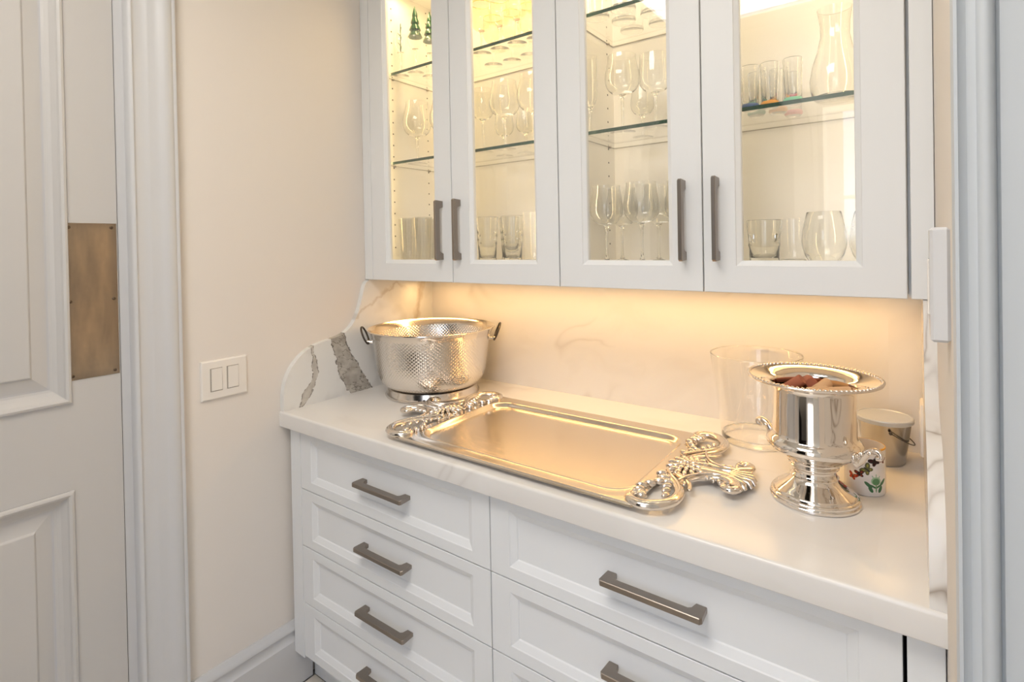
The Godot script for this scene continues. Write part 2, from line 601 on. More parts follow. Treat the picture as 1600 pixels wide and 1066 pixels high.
# ================================================================ room shell
func room() -> void:
	var H := 2.75
	# floor slab and tiles
	var fl := struct("floor", bx(V(-0.12, -0.12, -0.12), V(2.72, -0.006, 4.2)), M.grout, "pale stone tiled floor")
	var tm := [bx(V(0.002, -0.006, 0.002), V(0.298, 0.0, 0.298), 0.0015).mesh()]
	for i in 8:
		for k in 7:
			var x := 0.02 + i * 0.3
			var z := 0.592 + k * 0.3
			if x + 0.3 > 1.70 and z < 0.93:
				continue
			put("tile", tm[0], M.tile, fl, V(x, 0, z))
	var wl := MB.new()
	wl.box(V(-0.12, 0, -0.12), V(0, H, 1.085))
	wl.box(V(-0.12, 2.44, 1.119), V(0, H, 1.95))
	wl.box(V(-0.12, 0, 1.95), V(0, H, 2.72))
	struct("wall_left", wl, M.paint, "off-white painted wall with the swing door and double switch")
	struct("wall_back", bx(V(0, 0, -0.12), V(1.82, H, -0.02)), M.paint, "off-white painted wall behind the cabinets")
	struct("wall_right", bx(V(XR, 0, -0.02), V(1.82, H, 0.905)), M.paint, "narrow off-white wall at the right end of the worktop")
	# the opening the picture is taken from: wall turning away to the right, with casing
	struct("wall_front", bx(V(1.82, 0, 0.80), V(2.72, H, 0.90)), M.trim_daylight_tint, "white wall beside the right casing")
	struct("wall_side", bx(V(2.60, 0, 0.90), V(2.72, H, 2.72)), M.trim, "white wall to the right of the glazed door")
	# wall with arched opening behind the photographer
	var arch := []
	var x0 := 0.14
	var x1 := 1.10
	var ysp := 2.02
	var rad := (x1 - x0) / 2.0
	arch.append(V(0, 0, 2.60)); arch.append(V(x0, 0, 2.60)); 
	for k in 17:
		var a := PI - PI * k / 16.0
		arch.append(V((x0 + x1) / 2 + rad * cos(a), ysp + rad * sin(a), 2.60))
	arch.append(V(x1, 0, 2.60)); arch.append(V(1.22, 0, 2.60)); arch.append(V(1.22, 2.24, 2.60)); arch.append(V(1.82, 2.24, 2.60)); arch.append(V(1.82, 0, 2.60)); arch.append(V(2.60, 0, 2.60)); arch.append(V(2.60, H, 2.60)); arch.append(V(0, H, 2.60))
	var wr := MB.new()
	wr.prism(arch, V(0, 0, 0.12))
	struct("wall_rear", wr, M.ceiling, "white wall with an arched opening")
	# casing round the arch
	var pts := [V(x1 + 0.045, 0.0, 2.592)]
	for k in 25:
		var a := PI * k / 24.0
		pts.append(V((x0 + x1) / 2 + (rad + 0.045) * cos(a), ysp + (rad + 0.045) * sin(a), 2.592))
	pts.append(V(x0 - 0.045, 0.0, 2.592))
	var ac := MB.new()
	ac.tube(pts, [0.05], 8, 0.3, V(0, 0, 1))
	struct("trim_1", ac, M.trim, "white moulded casing of the arched opening")
	# the unlit hall beyond the arch
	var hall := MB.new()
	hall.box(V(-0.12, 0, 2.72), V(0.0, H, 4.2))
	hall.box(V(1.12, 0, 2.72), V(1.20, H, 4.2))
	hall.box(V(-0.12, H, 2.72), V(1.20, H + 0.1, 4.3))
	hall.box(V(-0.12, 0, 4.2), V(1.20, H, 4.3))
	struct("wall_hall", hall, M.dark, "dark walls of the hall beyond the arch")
	struct("ceiling", bx(V(-0.12, H, -0.12), V(2.72, H + 0.1, 2.72)), M.ceiling, "white ceiling")
	# glazed door to the outside in the rear wall
	var wf := MB.new()
	for xx in [[1.22, 1.26], [1.78, 1.82]]:
		wf.box(V(xx[0], 0.0, 2.63), V(xx[1], 2.24, 2.68), 0.003)
	for yy in [[0.0, 0.22], [2.18, 2.24]]:
		wf.box(V(1.26, yy[0], 2.632), V(1.78, yy[1], 2.678), 0.003)
	for k in 3:
		wf.box(V(1.26, 0.69 + k * 0.49, 2.641), V(1.78, 0.71 + k * 0.49, 2.669), 0.002)
	var win := struct("door_2", wf, M.trim, "white glazed door letting in daylight")
	for k in 4:
		put("pane", bx(V(1.26, 0.22 + 0.49 * k, 2.653), V(1.78, 0.69 + 0.49 * k, 2.657)), M.window_pane, win)
	# ceiling light
	var cl := thing("ceiling_light", "flat white ceiling light panel over the passage", "ceiling light", V(1.05, 2.75, 1.80))
	put("frame", bx(V(-0.53, -0.045, -0.43), V(0.53, 0.0, 0.43), 0.01), M.trim, cl)
	put("diffuser", bx(V(-0.50, -0.055, -0.40), V(0.50, -0.046, 0.40), 0.003), M.panel_glow, cl)

	# right casing: moulded profile facing the room
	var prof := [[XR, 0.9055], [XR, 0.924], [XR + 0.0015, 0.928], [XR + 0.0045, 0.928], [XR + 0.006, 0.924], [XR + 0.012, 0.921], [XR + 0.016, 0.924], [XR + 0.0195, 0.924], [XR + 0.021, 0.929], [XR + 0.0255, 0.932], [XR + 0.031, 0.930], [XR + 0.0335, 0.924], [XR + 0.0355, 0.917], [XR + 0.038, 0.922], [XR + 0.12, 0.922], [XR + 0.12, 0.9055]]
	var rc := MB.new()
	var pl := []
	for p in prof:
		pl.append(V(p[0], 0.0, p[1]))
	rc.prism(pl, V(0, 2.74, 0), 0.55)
	struct("trim_2", rc, M.trim_daylight_tint, "white moulded casing at the right edge of the picture")
	# left casing and jamb
	var lp := [[1.119, -0.06], [1.119, -0.016], [1.098, -0.016], [1.098, 0.012], [1.093, 0.0175], [1.088, 0.018], [1.084, 0.0135], [1.080, 0.0125], [1.060, 0.0130], [1.054, 0.0165], [1.049, 0.0175], [1.036, 0.0185], [1.026, 0.0225], [1.018, 0.0275], [1.008, 0.030], [0.998, 0.0285], [0.993, 0.0245], [0.990, 0.0255], [0.985, 0.0255], [0.985, -0.06]]
	var lc := MB.new()
	pl = []
	for p in lp:
		pl.append(V(p[1], 0.0, p[0]))
	lc.prism(pl, V(0, 2.52, 0), 0.6)
	struct("trim_3", lc, M.trim, "white moulded casing beside the swing door")
	# head and far casing of the door
	struct("trim_4", bx(V(-0.06, 2.43, 1.119), V(0.026, 2.52, 2.05), 0.006), M.trim, "white casing above the swing door")
	struct("trim_5", bx(V(-0.06, 0, 1.95), V(0.026, 2.43, 2.05), 0.006), M.trim, "white casing on the far side of the swing door")
	# skirting
	var bp := [V(0, 0, 0.6), V(0.018, 0, 0.6), V(0.018, 0.152, 0.6), V(0.0135, 0.157, 0.6), V(0.0115, 0.166, 0.6), V(0.0115, 0.182, 0.6), V(0.0170, 0.187, 0.6), V(0.0175, 0.193, 0.6), V(0.0140, 0.200, 0.6), V(0.0090, 0.209, 0.6), V(0.006, 0.215, 0.6), V(0, 0.215, 0.6)]
	var bb := MB.new()
	bb.prism(bp, V(0, 0, 0.384), 0.8)
	struct("baseboard_left", bb, M.trim, "tall white moulded skirting board on the left wall")

# ================================================================ swing door on the left wall
func left_door() -> void:
	var z0 := 1.1215
	var z1 := 1.945
	# door is built facing +z in its own axes (width along x), then turned to face +x
	var root := Node3D.new()
	root.name = "door_1"
	root.position = V(-0.012, 0, 0)
	root.rotation.y = PI / 2
	root.set_meta("kind", "structure")
	root.set_meta("label", "white panelled swing door with a brass push plate")
	add_child(root)
	# local x = -world z, local z = world x
	var xa := -z1
	var xb := -z0
	var st := 0.103
	var slab := MB.new()
	# rails and stiles as one face with two openings
	var ys := [0.006, 0.265, 0.855, 1.070, 2.30, 2.435]
	slab.box(V(xa, 0.006, -0.04), V(xa + st, 2.435, 0.0))
	slab.box(V(xb - st, 0.006, -0.04), V(xb, 2.435, 0.0))
	slab.box(V(xa + st, ys[0], -0.04), V(xb - st, ys[1], 0.0))
	slab.box(V(xa + st, ys[2], -0.04), V(xb - st, ys[3], 0.0))
	slab.box(V(xa + st, ys[4], -0.04), V(xb - st, ys[5], 0.0))
	put("door_frame", slab, M.door_white, root)
	for k in 2:
		var b: float = ys[1 + 2 * k]
		var t: float = ys[2 + 2 * k]
		var a := xa + st
		var c := xb - st
		var mo := MB.new()
		var R := []
		for s in [[0.0, 0.001], [0.003, 0.007], [0.008, 0.0085], [0.013, 0.006], [0.016, 0.001], [0.026, -0.008], [0.034, -0.0125], [0.040, -0.014]]:
			R.append([a + s[0], b + s[0], c - s[0], t - s[0], s[1]])
		mo.rings(R)
		put("panel_moulding", mo, M.door_white, root)
		var fp := MB.new()
		R = []
		for s in [[0.039, -0.016], [0.044, -0.0155], [0.074, -0.008], [0.078, -0.0035], [0.080, -0.003]]:
			R.append([a + s[0], b + s[0], c - s[0], t - s[0], s[1]])
		fp.rings(R, true)
		put("raised_panel", fp, M.door_white, root)
	# push plate
	var pp := thing("push_plate", "aged brass push plate screwed to the white swing door", "push plate", V(-0.0118, 1.126, 1.234))
	pp.rotation.y = PI / 2
	var pm := MB.new()
	var w := 0.110
	var h := 0.391
	pm.rings([[0, 0, w, h, 0.0], [0, 0, w, h, 0.0012], [0.0012, 0.0012, w - 0.0012, h - 0.0012, 0.002]])
	pm.quad(V(0.0012, 0.0012, 0.002), V(w - 0.0012, 0.0012, 0.002), V(w - 0.0012, h - 0.0012, 0.002), V(0.0012, h - 0.0012, 0.002), V(0, 0, 1), Vector2(0, 1), Vector2(1, 1), Vector2(1, 0), Vector2(0, 0))
	put("plate", pm, M.brass, pp)
	var sm := MB.new()
	sm.blob(V(0, 0, 0.002), V(0.0042, 0.0042, 0.0022), 12)
	var sme := sm.mesh()
	for p in [[0.011, 0.010], [w - 0.010, 0.010], [0.010, h * 0.5], [w - 0.009, h * 0.5], [0.010, h - 0.011], [w - 0.011, h - 0.011]]:
		put("screw", sme, M.screw, pp, V(p[0], p[1], 0))

# ================================================================ cabinets
func handle_mesh(L: float, high: float, out: float) -> ArrayMesh:
	# U-shaped bar along x, rising towards +z, centred on the origin
	var m := MB.new()
	var a := L / 2.0
	var e := 0.0012
	var o2 := out - 0.0205
	var plan := [Vector2(-a + 0.002, 0), Vector2(-a, out - 0.005), Vector2(-a + 0.004, out), Vector2(a - 0.004, out), Vector2(a, out - 0.005), Vector2(a - 0.002, 0), Vector2(a - 0.022, 0), Vector2(a - 0.026, o2 - 0.004), Vector2(a - 0.031, o2), Vector2(-a + 0.031, o2), Vector2(-a + 0.026, o2 - 0.004), Vector2(-a + 0.022, 0)]
	var pl := []
	for p in plan:
		pl.append(V(p.x, -high / 2 + e, p.y))
	m.prism(pl, V(0, high - 2 * e, 0), 2.0, false)
	# chamfered top and bottom
	var flat := PackedVector2Array(plan)
	var ins: PackedVector2Array = Geometry2D.offset_polygon(flat, -e, Geometry2D.JOIN_MITER)[0]
	# keep the point order of the outline
	for s in [-1.0, 1.0]:
		var near := []
		for p in plan:
			var best := ins[0]
			for q in ins:
				if q.distance_to(p) < best.distance_to(p):
					best = q
			near.append(best)
		for i in plan.size():
			var k: int = (i + 1) % plan.size()
			m.quad(V(plan[i].x, s * (high / 2 - e), plan[i].y), V(plan[k].x, s * (high / 2 - e), plan[k].y), V(near[k].x, s * high / 2, near[k].y), V(near[i].x, s * high / 2, near[i].y), V(0, s, 0))
		var t := Geometry2D.triangulate_polygon(PackedVector2Array(near))
		for i in range(0, t.size(), 3):
			m.tri(V(near[t[i]].x, s * high / 2, near[t[i]].y), V(near[t[i + 1]].x, s * high / 2, near[t[i + 1]].y), V(near[t[i + 2]].x, s * high / 2, near[t[i + 2]].y), V(0, s, 0))
	return m.mesh()

func base_cabinets() -> void:
	var zd := 0.664
	var hm := handle_mesh(0.204, 0.0120, 0.040)
	var rows := [[0.129, 0.305], [0.305, 0.489], [0.489, 0.6725], [0.6725, 0.862]]
	var units := [[0.0746, 0.8562, "four-drawer white base cabinet next to the left wall", 0.4725], [0.8562, 1.649, "white base cabinet with drawers under the urn, right of the other", 1.2565]]
	for u in units:
		var x0: float = u[0]
		var x1: float = u[1]
		var cab := thing("base_cabinet", u[2], "cabinet", V(x0, 0, 0))
		var w := x1 - x0
		var body := MB.new()
		body.box(V(0.0, 0.125, 0.0), V(w, 0.872, zd - 0.0215))
		put("body", body, M.gap, cab)
		put("toe_kick", bx(V(0.0, 0, 0.56), V(w, 0.125, 0.593)), M.white, cab)
		for r in rows:
			var g := 0.0013
			var y0: float = r[0] + g
			var y1: float = r[1] - g
			var d := MB.new()
			var a := g
			var b := w - g
			var sx := 0.055
			var sb := 0.028
			d.rings([[a, y0, b, y1, zd - 0.021], [a, y0, b, y1, zd - 0.001], [a + 0.001, y0 + 0.001, b - 0.001, y1 - 0.001, zd],
				[a + sx, y0 + sb, b - sx, y1 - sb, zd], [a + sx + 0.002, y0 + sb + 0.002, b - sx - 0.002, y1 - sb - 0.002, zd - 0.002],
				[a + sx + 0.016, y0 + sb + 0.016, b - sx - 0.016, y1 - sb - 0.016, zd - 0.0085], [a + sx + 0.018, y0 + sb + 0.018, b - sx - 0.018, y1 - sb - 0.018, zd - 0.0115]], true)
			var dr := put("drawer", d, M.white, cab)
			put("handle", hm, M.nickel, dr, V(u[3] - x0, (y0 + y1) / 2 + 0.0, zd - 0.0115))
	tag(put("filler_strip", left_filler(zd), M.white), "plain white filler strip between left wall and drawers", "cabinet filler")
	tag(put("filler_strip", bx(V(1.6530, 0.0, 0.50), V(1.6985, 0.873, zd), 0.001), M.white), "plain white filler panel under the right end of the worktop", "cabinet filler")

func wall_cabinets() -> void:
	var top := 2.46
	var hm := handle_mesh(0.198, 0.0095, 0.036)
	var splits := [0.047, 0.4506, 0.8598, 1.2616, 1.6573]
	var labs := ["white glass-fronted wall cabinet above the hammered tub", "white glass-fronted wall cabinet above the silver urn"]
	for c in 2:
		var x0: float = splits[2 * c]
		var x1: float = splits[2 * c + 2]
		var cab := thing("wall_cabinet", labs[c], "cabinet", V(x0, 0, 0))
		var w := x1 - x0
		var zb := 0.311
		var il := 0.019
		var ir := w - 0.019
		var carc := MB.new()
		carc.box(V(0, YB + 0.006, 0.0), V(il, top, zb), 0.0008)
		carc.box(V(ir, YB + 0.006, 0.0), V(w, top, zb), 0.0008)
		carc.box(V(il, YB + 0.022, 0.0), V(ir, FLOOR_IN, zb))
		carc.box(V(il, 2.42, 0.0), V(ir, top, zb))
		carc.box(V(il, FLOOR_IN, 0.0), V(ir, 2.42, 0.011))
		put("carcass", carc, M.inside, cab)
		var rail := bx(V(il, YB + 0.004, zb - 0.022), V(ir, YB + 0.0215, zb), 0.001)
		put("light_rail", rail, M.white, cab)
		# shelf pin holes
		var ph := MB.new()
		for side in [il, ir]:
			for zz in [0.055, 0.24]:
				for k in 23:
					var y := 1.44 + k * 0.0435
					ph.box(V(side - 0.0008, y - 0.0024, zz - 0.0024), V(side + 0.0008, y + 0.0024, zz + 0.0024))
		var pho := put("pin_holes", ph, M.gap, cab)
		pho.set_meta("kind", "stuff")
		# glass shelves
		for y in [SHELF_LOW, SHELF_HIGH]:
			var sh := MB.new()
			var a := il + 0.002
			var b := ir - 0.002
			sh.quad(V(a, y, 0.014), V(b, y, 0.014), V(b, y, 0.2755), V(a, y, 0.2755), V(0, 1, 0))
			sh.quad(V(a, y - 0.0095, 0.014), V(b, y - 0.0095, 0.014), V(b, y - 0.0095, 0.2755), V(a, y - 0.0095, 0.2755), V(0, -1, 0))
			var so := put("glass_shelf", sh, M.shelf, cab)
			var ed := MB.new()
			ed.box(V(a, y - 0.0095, 0.2755), V(b, y, 0.277))
			put("polished_edge", ed, M.shelf_edge, so)
			var be := MB.new()
			be.box(V(a, y - 0.0095, 0.0125), V(b, y - 0.0070, 0.014))
			be.box(V(a - 0.001, y - 0.0095, 0.014), V(a, y - 0.0070, 0.2755))
			be.box(V(b, y - 0.0095, 0.014), V(b + 0.001, y - 0.0070, 0.2755))
			put("ground_edge", be, M.shelf_back_edge, so)
			for side in [il, ir]:
				for zz in [0.055, 0.24]:
					var s := 1.0 if side == il else -1.0
					put("shelf_pin", bx(V(minf(side, side + s * 0.010), y - 0.0135, zz - 0.004), V(maxf(side, side + s * 0.010), y - 0.0097, zz + 0.004), 0.001), M.nickel, so)
		# light strip under the cabinet top
		put("light_strip", bx(V(il + 0.03, 2.41, 0.20), V(ir - 0.03, 2.4195, 0.24), 0.002), M.strip, cab)
		for xx in [il + 0.001, ir - 0.009]:
			put("added_fill_strip", bx(V(xx, 1.42, 0.2945), V(xx + 0.008, 2.28, 0.3005), 0.001), M.strip, cab)  # added strips hidden by the stiles, put in to even out the interior light
		# doors
		for k in 2:
			var a: float = splits[2 * c + k] - x0 + 0.0015
			var b: float = splits[2 * c + k + 1] - x0 - 0.0015
			var s := 0.073
			var rb := 0.062
			var f := MB.new()
			var y0 := YB
			var y1 := top
			var e := 0.0014
			var zk := zb + 0.003
			f.rings([[a, y0, b, y1, zk], [a, y0, b, y1, ZU - e], [a + e, y0 + e, b - e, y1 - e, ZU], [a + s, y0 + rb, b - s, y1 - s, ZU], [a + s + 0.0015, y0 + rb + 0.0015, b - s - 0.0015, y1 - s - 0.0015, ZU - 0.0025],
				[a + s + 0.011, y0 + rb + 0.011, b - s - 0.011, y1 - s - 0.011, ZU - 0.009], [a + s + 0.0125, y0 + rb + 0.0125, b - s - 0.0125, y1 - s - 0.0125, ZU - 0.012], [a + s + 0.0125, y0 + rb + 0.0125, b - s - 0.0125, y1 - s - 0.0125, zk]], false, false, true)
			var door := put("door", f, M.white, cab)
			var gl := MB.new()
			var q := s + 0.006
			gl.box(V(a + q, y0 + rb + 0.006, ZU - 0.019), V(b - q, y1 - q, ZU - 0.015))
			put("glass_pane", gl, M.window_pane, door)
			var hx: float = (b - 0.0425) if k == 0 else (a + 0.0335)
			var hd := put("handle", hm, M.nickel, door, V(hx, 1.4945, ZU))
			hd.rotation.z = PI / 2
	tag(put("filler_strip", bx(V(0.001, YB, 0.0), V(0.0455, top, ZU - 0.001), 0.001), M.white), "white filler strip between left wall and glass-fronted cabinet", "cabinet filler")
	tag(put("filler_strip", end_filler(top), M.white), "white filler strip at the right end of the wall cabinets", "cabinet filler")
	# strip light fixed under the wall cabinets
	var sl := thing("strip_light", "slim warm strip light under the wall cabinets along the backsplash", "strip light", V(0.85, 1.3435, 0.115))
	put("channel", bx(V(-0.77, -0.016, -0.016), V(0.77, 0.0, 0.016), 0.001), M.white, sl)
	put("diffuser", bx(V(-0.76, -0.021, -0.012), V(0.76, -0.0162, 0.012), 0.001), M.strip, sl)

func left_filler(zd: float) -> MB:
	var m := MB.new()
	m.box(V(0.019, 0.12, 0.55), V(0.0735, 0.873, zd), 0.001)
	m.box(V(0.0185, 0.0, 0.56), V(0.0744, 0.12, 0.593))
	return m

func end_filler(top: float) -> MB:
	var m := MB.new()
	m.box(V(1.6622, YB, 0.300), V(1.699, top, ZU - 0.002), 0.001)
	m.box(V(1.6576, YB, 0.0), V(1.699, top, 0.302))
	return m

# ================================================================ stone
func splash_profile() -> Array:
	# (z, y) from the front foot of the end piece up its curved edge to the underside of the cabinet
	var p := [V(0.685, 0, 0.914), V(0.685, 0, 0.945), V(0.684, 0, 0.975), V(0.678, 0, 1.005), V(0.664, 0, 1.038), V(0.644, 0, 1.064), V(0.617, 0, 1.088), V(0.588, 0, 1.104), V(0.555, 0, 1.115), V(0.515, 0, 1.122), V(0.478, 0, 1.128), V(0.447, 0, 1.137), V(0.421, 0, 1.153), V(0.400, 0, 1.177), V(0.382, 0, 1.210), V(0.370, 0, 1.245), V(0.361, 0, 1.275), V(0.353, 0, 1.300)]
	var out := []
	for q in spline(p, 3):
		out.append(Vector2(q.x, q.z))
	out.append(Vector2(0.345, 1.3125))
	out.append(Vector2(0.332, 1.3205))
	return out

func worktop_and_stone() -> void:
	var w := MB.new()
	var e := 0.004
	# slab with rounded front edge
	var sec := []
	sec.append(V(0.0, 0.873, -0.0195)); sec.append(V(0.0, 0.873, ZC - 0.03)); sec.append(V(0.0, 0.864, ZC - 0.03)); sec.append(V(0.0, 0.864, ZC - e))
	for k in 5:
		var a := -PI / 2 + PI / 2 * k / 4.0
		sec.append(V(0.0, 0.864 + e + e * sin(a), ZC - e + e * cos(a)))
	var r2 := 0.007
	for k in 6:
		var a := PI / 2 * k / 5.0
		sec.append(V(0.0, YC - r2 + r2 * sin(a), ZC - r2 + r2 * cos(a)))
	sec.append(V(0.0, YC, -0.0195))
	w.prism(sec, V(XR, 0, 0), 0.7)
	tag(put("worktop", w, M.marble), "white marble worktop running over all the drawers", "worktop")
	tag(put("backsplash", bx(V(0.0, YC, -0.0195), V(XR, 1.3265, 0.0)), M.marble), "white marble backsplash slab lit warm under the wall cabinets", "backsplash")
	for side in 2:
		var prof := splash_profile()
		var t := 0.020
		var xa := 0.0 if side == 0 else XR - t
		var poly := [V(xa, YC, 0.0)]
		for p in prof:
			poly.append(V(xa, p.y, p.x))
		poly.append(V(xa, 1.3205, 0.0))
		var m := MB.new()
		m.prism(poly, V(t, 0, 0), 0.6)
		for i in m.v.size():
			m.uv[i] = Vector2(m.v[i].z / 0.72, (1.34 - m.v[i].y) / 0.44)
		var o := put("stone_upstand", m, M.marble_veined if side == 0 else M.marble_right)
		tag(o, ["curved marble upstand with broad grey veins on the left wall", "curved marble upstand on the right wall seen edge-on"][side], "upstand")

# ================================================================ hammered tub
func ice_tub() -> void:
	var t := thing("ice_tub", "large hammered silver party tub with two ring handles", "ice tub", V(0.253, YC, 0.241))
	var foot := MB.new()
	foot.lathe([Vector2(0.150, 0.0), Vector2(0.166, 0.0), Vector2(0.169, 0.002), Vector2(0.1685, 0.006), Vector2(0.165, 0.008), Vector2(0.1625, 0.012), Vector2(0.1615, 0.024), Vector2(0.1600, 0.029), Vector2(0.155, 0.031), Vector2(0.148, 0.0315)], 96)
	put("foot_ring", foot, M.silver_old, t)
	var b := MB.new()
	var prof := [Vector2(0.0, 0.0285), Vector2(0.10, 0.0285), Vector2(0.148, 0.0300), Vector2(0.160, 0.033), Vector2(0.172, 0.040), Vector2(0.183, 0.052), Vector2(0.191, 0.068), Vector2(0.1965, 0.090), Vector2(0.2000, 0.118), Vector2(0.2030, 0.140), Vector2(0.2065, 0.165), Vector2(0.2105, 0.185), Vector2(0.2165, 0.203)]
	b.lathe(prof, 128, Vector3.ZERO, null, 90.0)
	var bo := put("tub_wall", b, M.hammered, t)
	var inn := MB.new()
	var ip := []
	for i in range(prof.size() - 1, -1, -1):
		ip.append(Vector2(maxf(prof[i].x - 0.003, 0.0), prof[i].y + (0.003 if i < 6 else 0.0)))
	inn.lathe(ip, 128, Vector3.ZERO, null, 90.0)
	put("inner_wall", inn, M.hammered, bo)
	var rim := MB.new()
	rim.lathe([Vector2(0.2160, 0.2015), Vector2(0.221, 0.2115), Vector2(0.2270, 0.2200), Vector2(0.2295, 0.2225), Vector2(0.2290, 0.2250), Vector2(0.226, 0.2255), Vector2(0.222, 0.2215), Vector2(0.2165, 0.2115), Vector2(0.2130, 0.2025)], 128)
	put("rim", rim, M.silver_old, t)
	bo.scale.y = 1.055
	var ro: Node3D = t.get_node("rim")
	ro.scale.y = 1.055
	# ring handles left and right
	for s in [-1.0, 1.0]:
		var dirv := V(s * 0.80, 0, -s * 0.60).normalized()
		if s < 0:
			dirv = V(-0.74, 0, 0.67).normalized()
		else:
			dirv = V(0.76, 0, -0.65).normalized()
		var side := dirv.cross(Vector3.UP)
		var h := MB.new()
		var c := dirv * 0.206 + V(0, 0.188, 0)
		h.tube([c, c + dirv * 0.010, c + dirv * 0.024], [0.009, 0.006, 0.007], 10)
		var lug := put("handle_lug", h, M.silver_dark if false else M.silver_old, t)
		var ring := MB.new()
		var pts := []
		var cc := c + dirv * 0.026 + V(0, 0.024, 0)
		for k in 28:
			var a := TAU * k / 28
			pts.append(cc + (side * cos(a) * 0.036 + V(0, sin(a) * 0.030, 0) + dirv * (sin(a) * 0.012 + 0.006)))
		ring.tube(pts, [0.0034], 8, 1.0, dirv, true)
		put("ring_handle", ring, M.silver_dark, t)

# ================================================================ tray
func tray() -> void:
	var t := thing("serving_tray", "long pewter serving tray with scrolled foliage handles on the worktop", "tray", V(0.876, YC, 0.434))
	var hx := 0.342
	var hz := 0.234
	var nx := 150
	var nz := 120
	var m := MB.new()
	var hgt := func(x: float, z: float) -> float:
		var d := minf(hx - absf(x), hz - absf(z))
		# rounded corners of the well
		var dl := hz - absf(z)
		var de := hx - absf(x) + 0.018
		var q := Vector2(0.105 - de, 0.105 - dl)
		var dw := 0.105 - q.length() if q.x > 0 and q.y > 0 else minf(de, dl)
		var y := 0.0168 - 0.0022 * smooth(0.004, 0.030, dw)
		y -= 0.0035 * (1.0 - smooth(0.0, 0.006, d))
		y += 0.0016 * exp(-pow((dw - 0.044) / 0.004, 2.0))
		y -= 0.0108 * smooth(0.047, 0.062, dw)
		return y
	var cx := func(i: int, nn: int, half: float) -> float:
		var u := 2.0 * i / nn - 1.0
		# finer steps towards the rim
		return half * signf(u) * (1.0 - pow(1.0 - absf(u), 1.8))
	var first := m.v.size()
	for i in nx + 1:
		var x: float = cx.call(i, nx, hx)
		for k in nz + 1:
			var z: float = cx.call(k, nz, hz)
			var e := 0.0008
			var dx: float = (hgt.call(minf(x + e, hx), z) - hgt.call(maxf(x - e, -hx), z)) / (2 * e)
			var dz: float = (hgt.call(x, minf(z + e, hz)) - hgt.call(x, maxf(z - e, -hz))) / (2 * e)
			m.vert(V(x, hgt.call(x, z), z), V(-dx, 1, -dz).normalized(), Vector2(x, z))
	for i in nx:
		for k in nz:
			var q := first + i * (nz + 1) + k
			m.tri_i(q, q + 1, q + nz + 1)
			m.tri_i(q + 1, q + nz + 2, q + nz + 1)
	# underside, a constant thickness below, and the edge
	var under := [V(-hx, 0.0098, -hz), V(hx, 0.0098, -hz), V(hx, 0.0098, hz), V(-hx, 0.0098, hz)]
	m.quad(V(-hx + 0.06, 0.0008, -hz + 0.06), V(hx - 0.06, 0.0008, -hz + 0.06), V(hx - 0.06, 0.0008, hz - 0.06), V(-hx + 0.06, 0.0008, hz - 0.06), V(0, -1, 0))
	var low := [V(-hx + 0.06, 0.0008, -hz + 0.06), V(hx - 0.06, 0.0008, -hz + 0.06), V(hx - 0.06, 0.0008, hz - 0.06), V(-hx + 0.06, 0.0008, hz - 0.06)]
	for k in 4:
		var k2 := (k + 1) % 4
		m.quad(under[k], under[k2], low[k2], low[k], V(0, -1, 0) + (under[k] + under[k2]).normalized() * 0.2)
		m.quad(under[k], under[k2], under[k2] + V(0, 0.0032, 0), under[k] + V(0, 0.0032, 0), (under[k] + under[k2]))
	put("dish", m, M.pewter, t)
	for s in [1.0, -1.0]:
		var h := Node3D.new()
		h.name = "handle"
		h.position = V(s * 0.335, 0.0, 0.0)
		h.rotation.y = 0.0 if s > 0 else PI
		t.add_child(h, true)
		tray_handle(h, s)

func scroll_curve(c: Vector2, r0: float, r1: float, a0: float, a1: float, n := 20) -> Array:
	var o := []
	for i in n + 1:
		var f := float(i) / n
		var a := lerpf(a0, a1, f)
		var r := lerpf(r0, r1, f)
		o.append(V(c.x + r * cos(a), 0, c.y + r * sin(a)))
	return o

func tapered(m: MB, pts: Array, ra: float, rm: float, rb: float, y0: float, y1: float, flat := 0.8) -> void:
	var P := []
	var R := []
	for i in pts.size():
		var f := float(i) / (pts.size() - 1)
		P.append(pts[i] + V(0, lerpf(y0, y1, f) + 0.002 * sin(f * PI), 0))
		R.append(lerpf(ra, rm, f * 2) if f < 0.5 else lerpf(rm, rb, f * 2 - 1))
	m.tube(P, R, 10, flat)

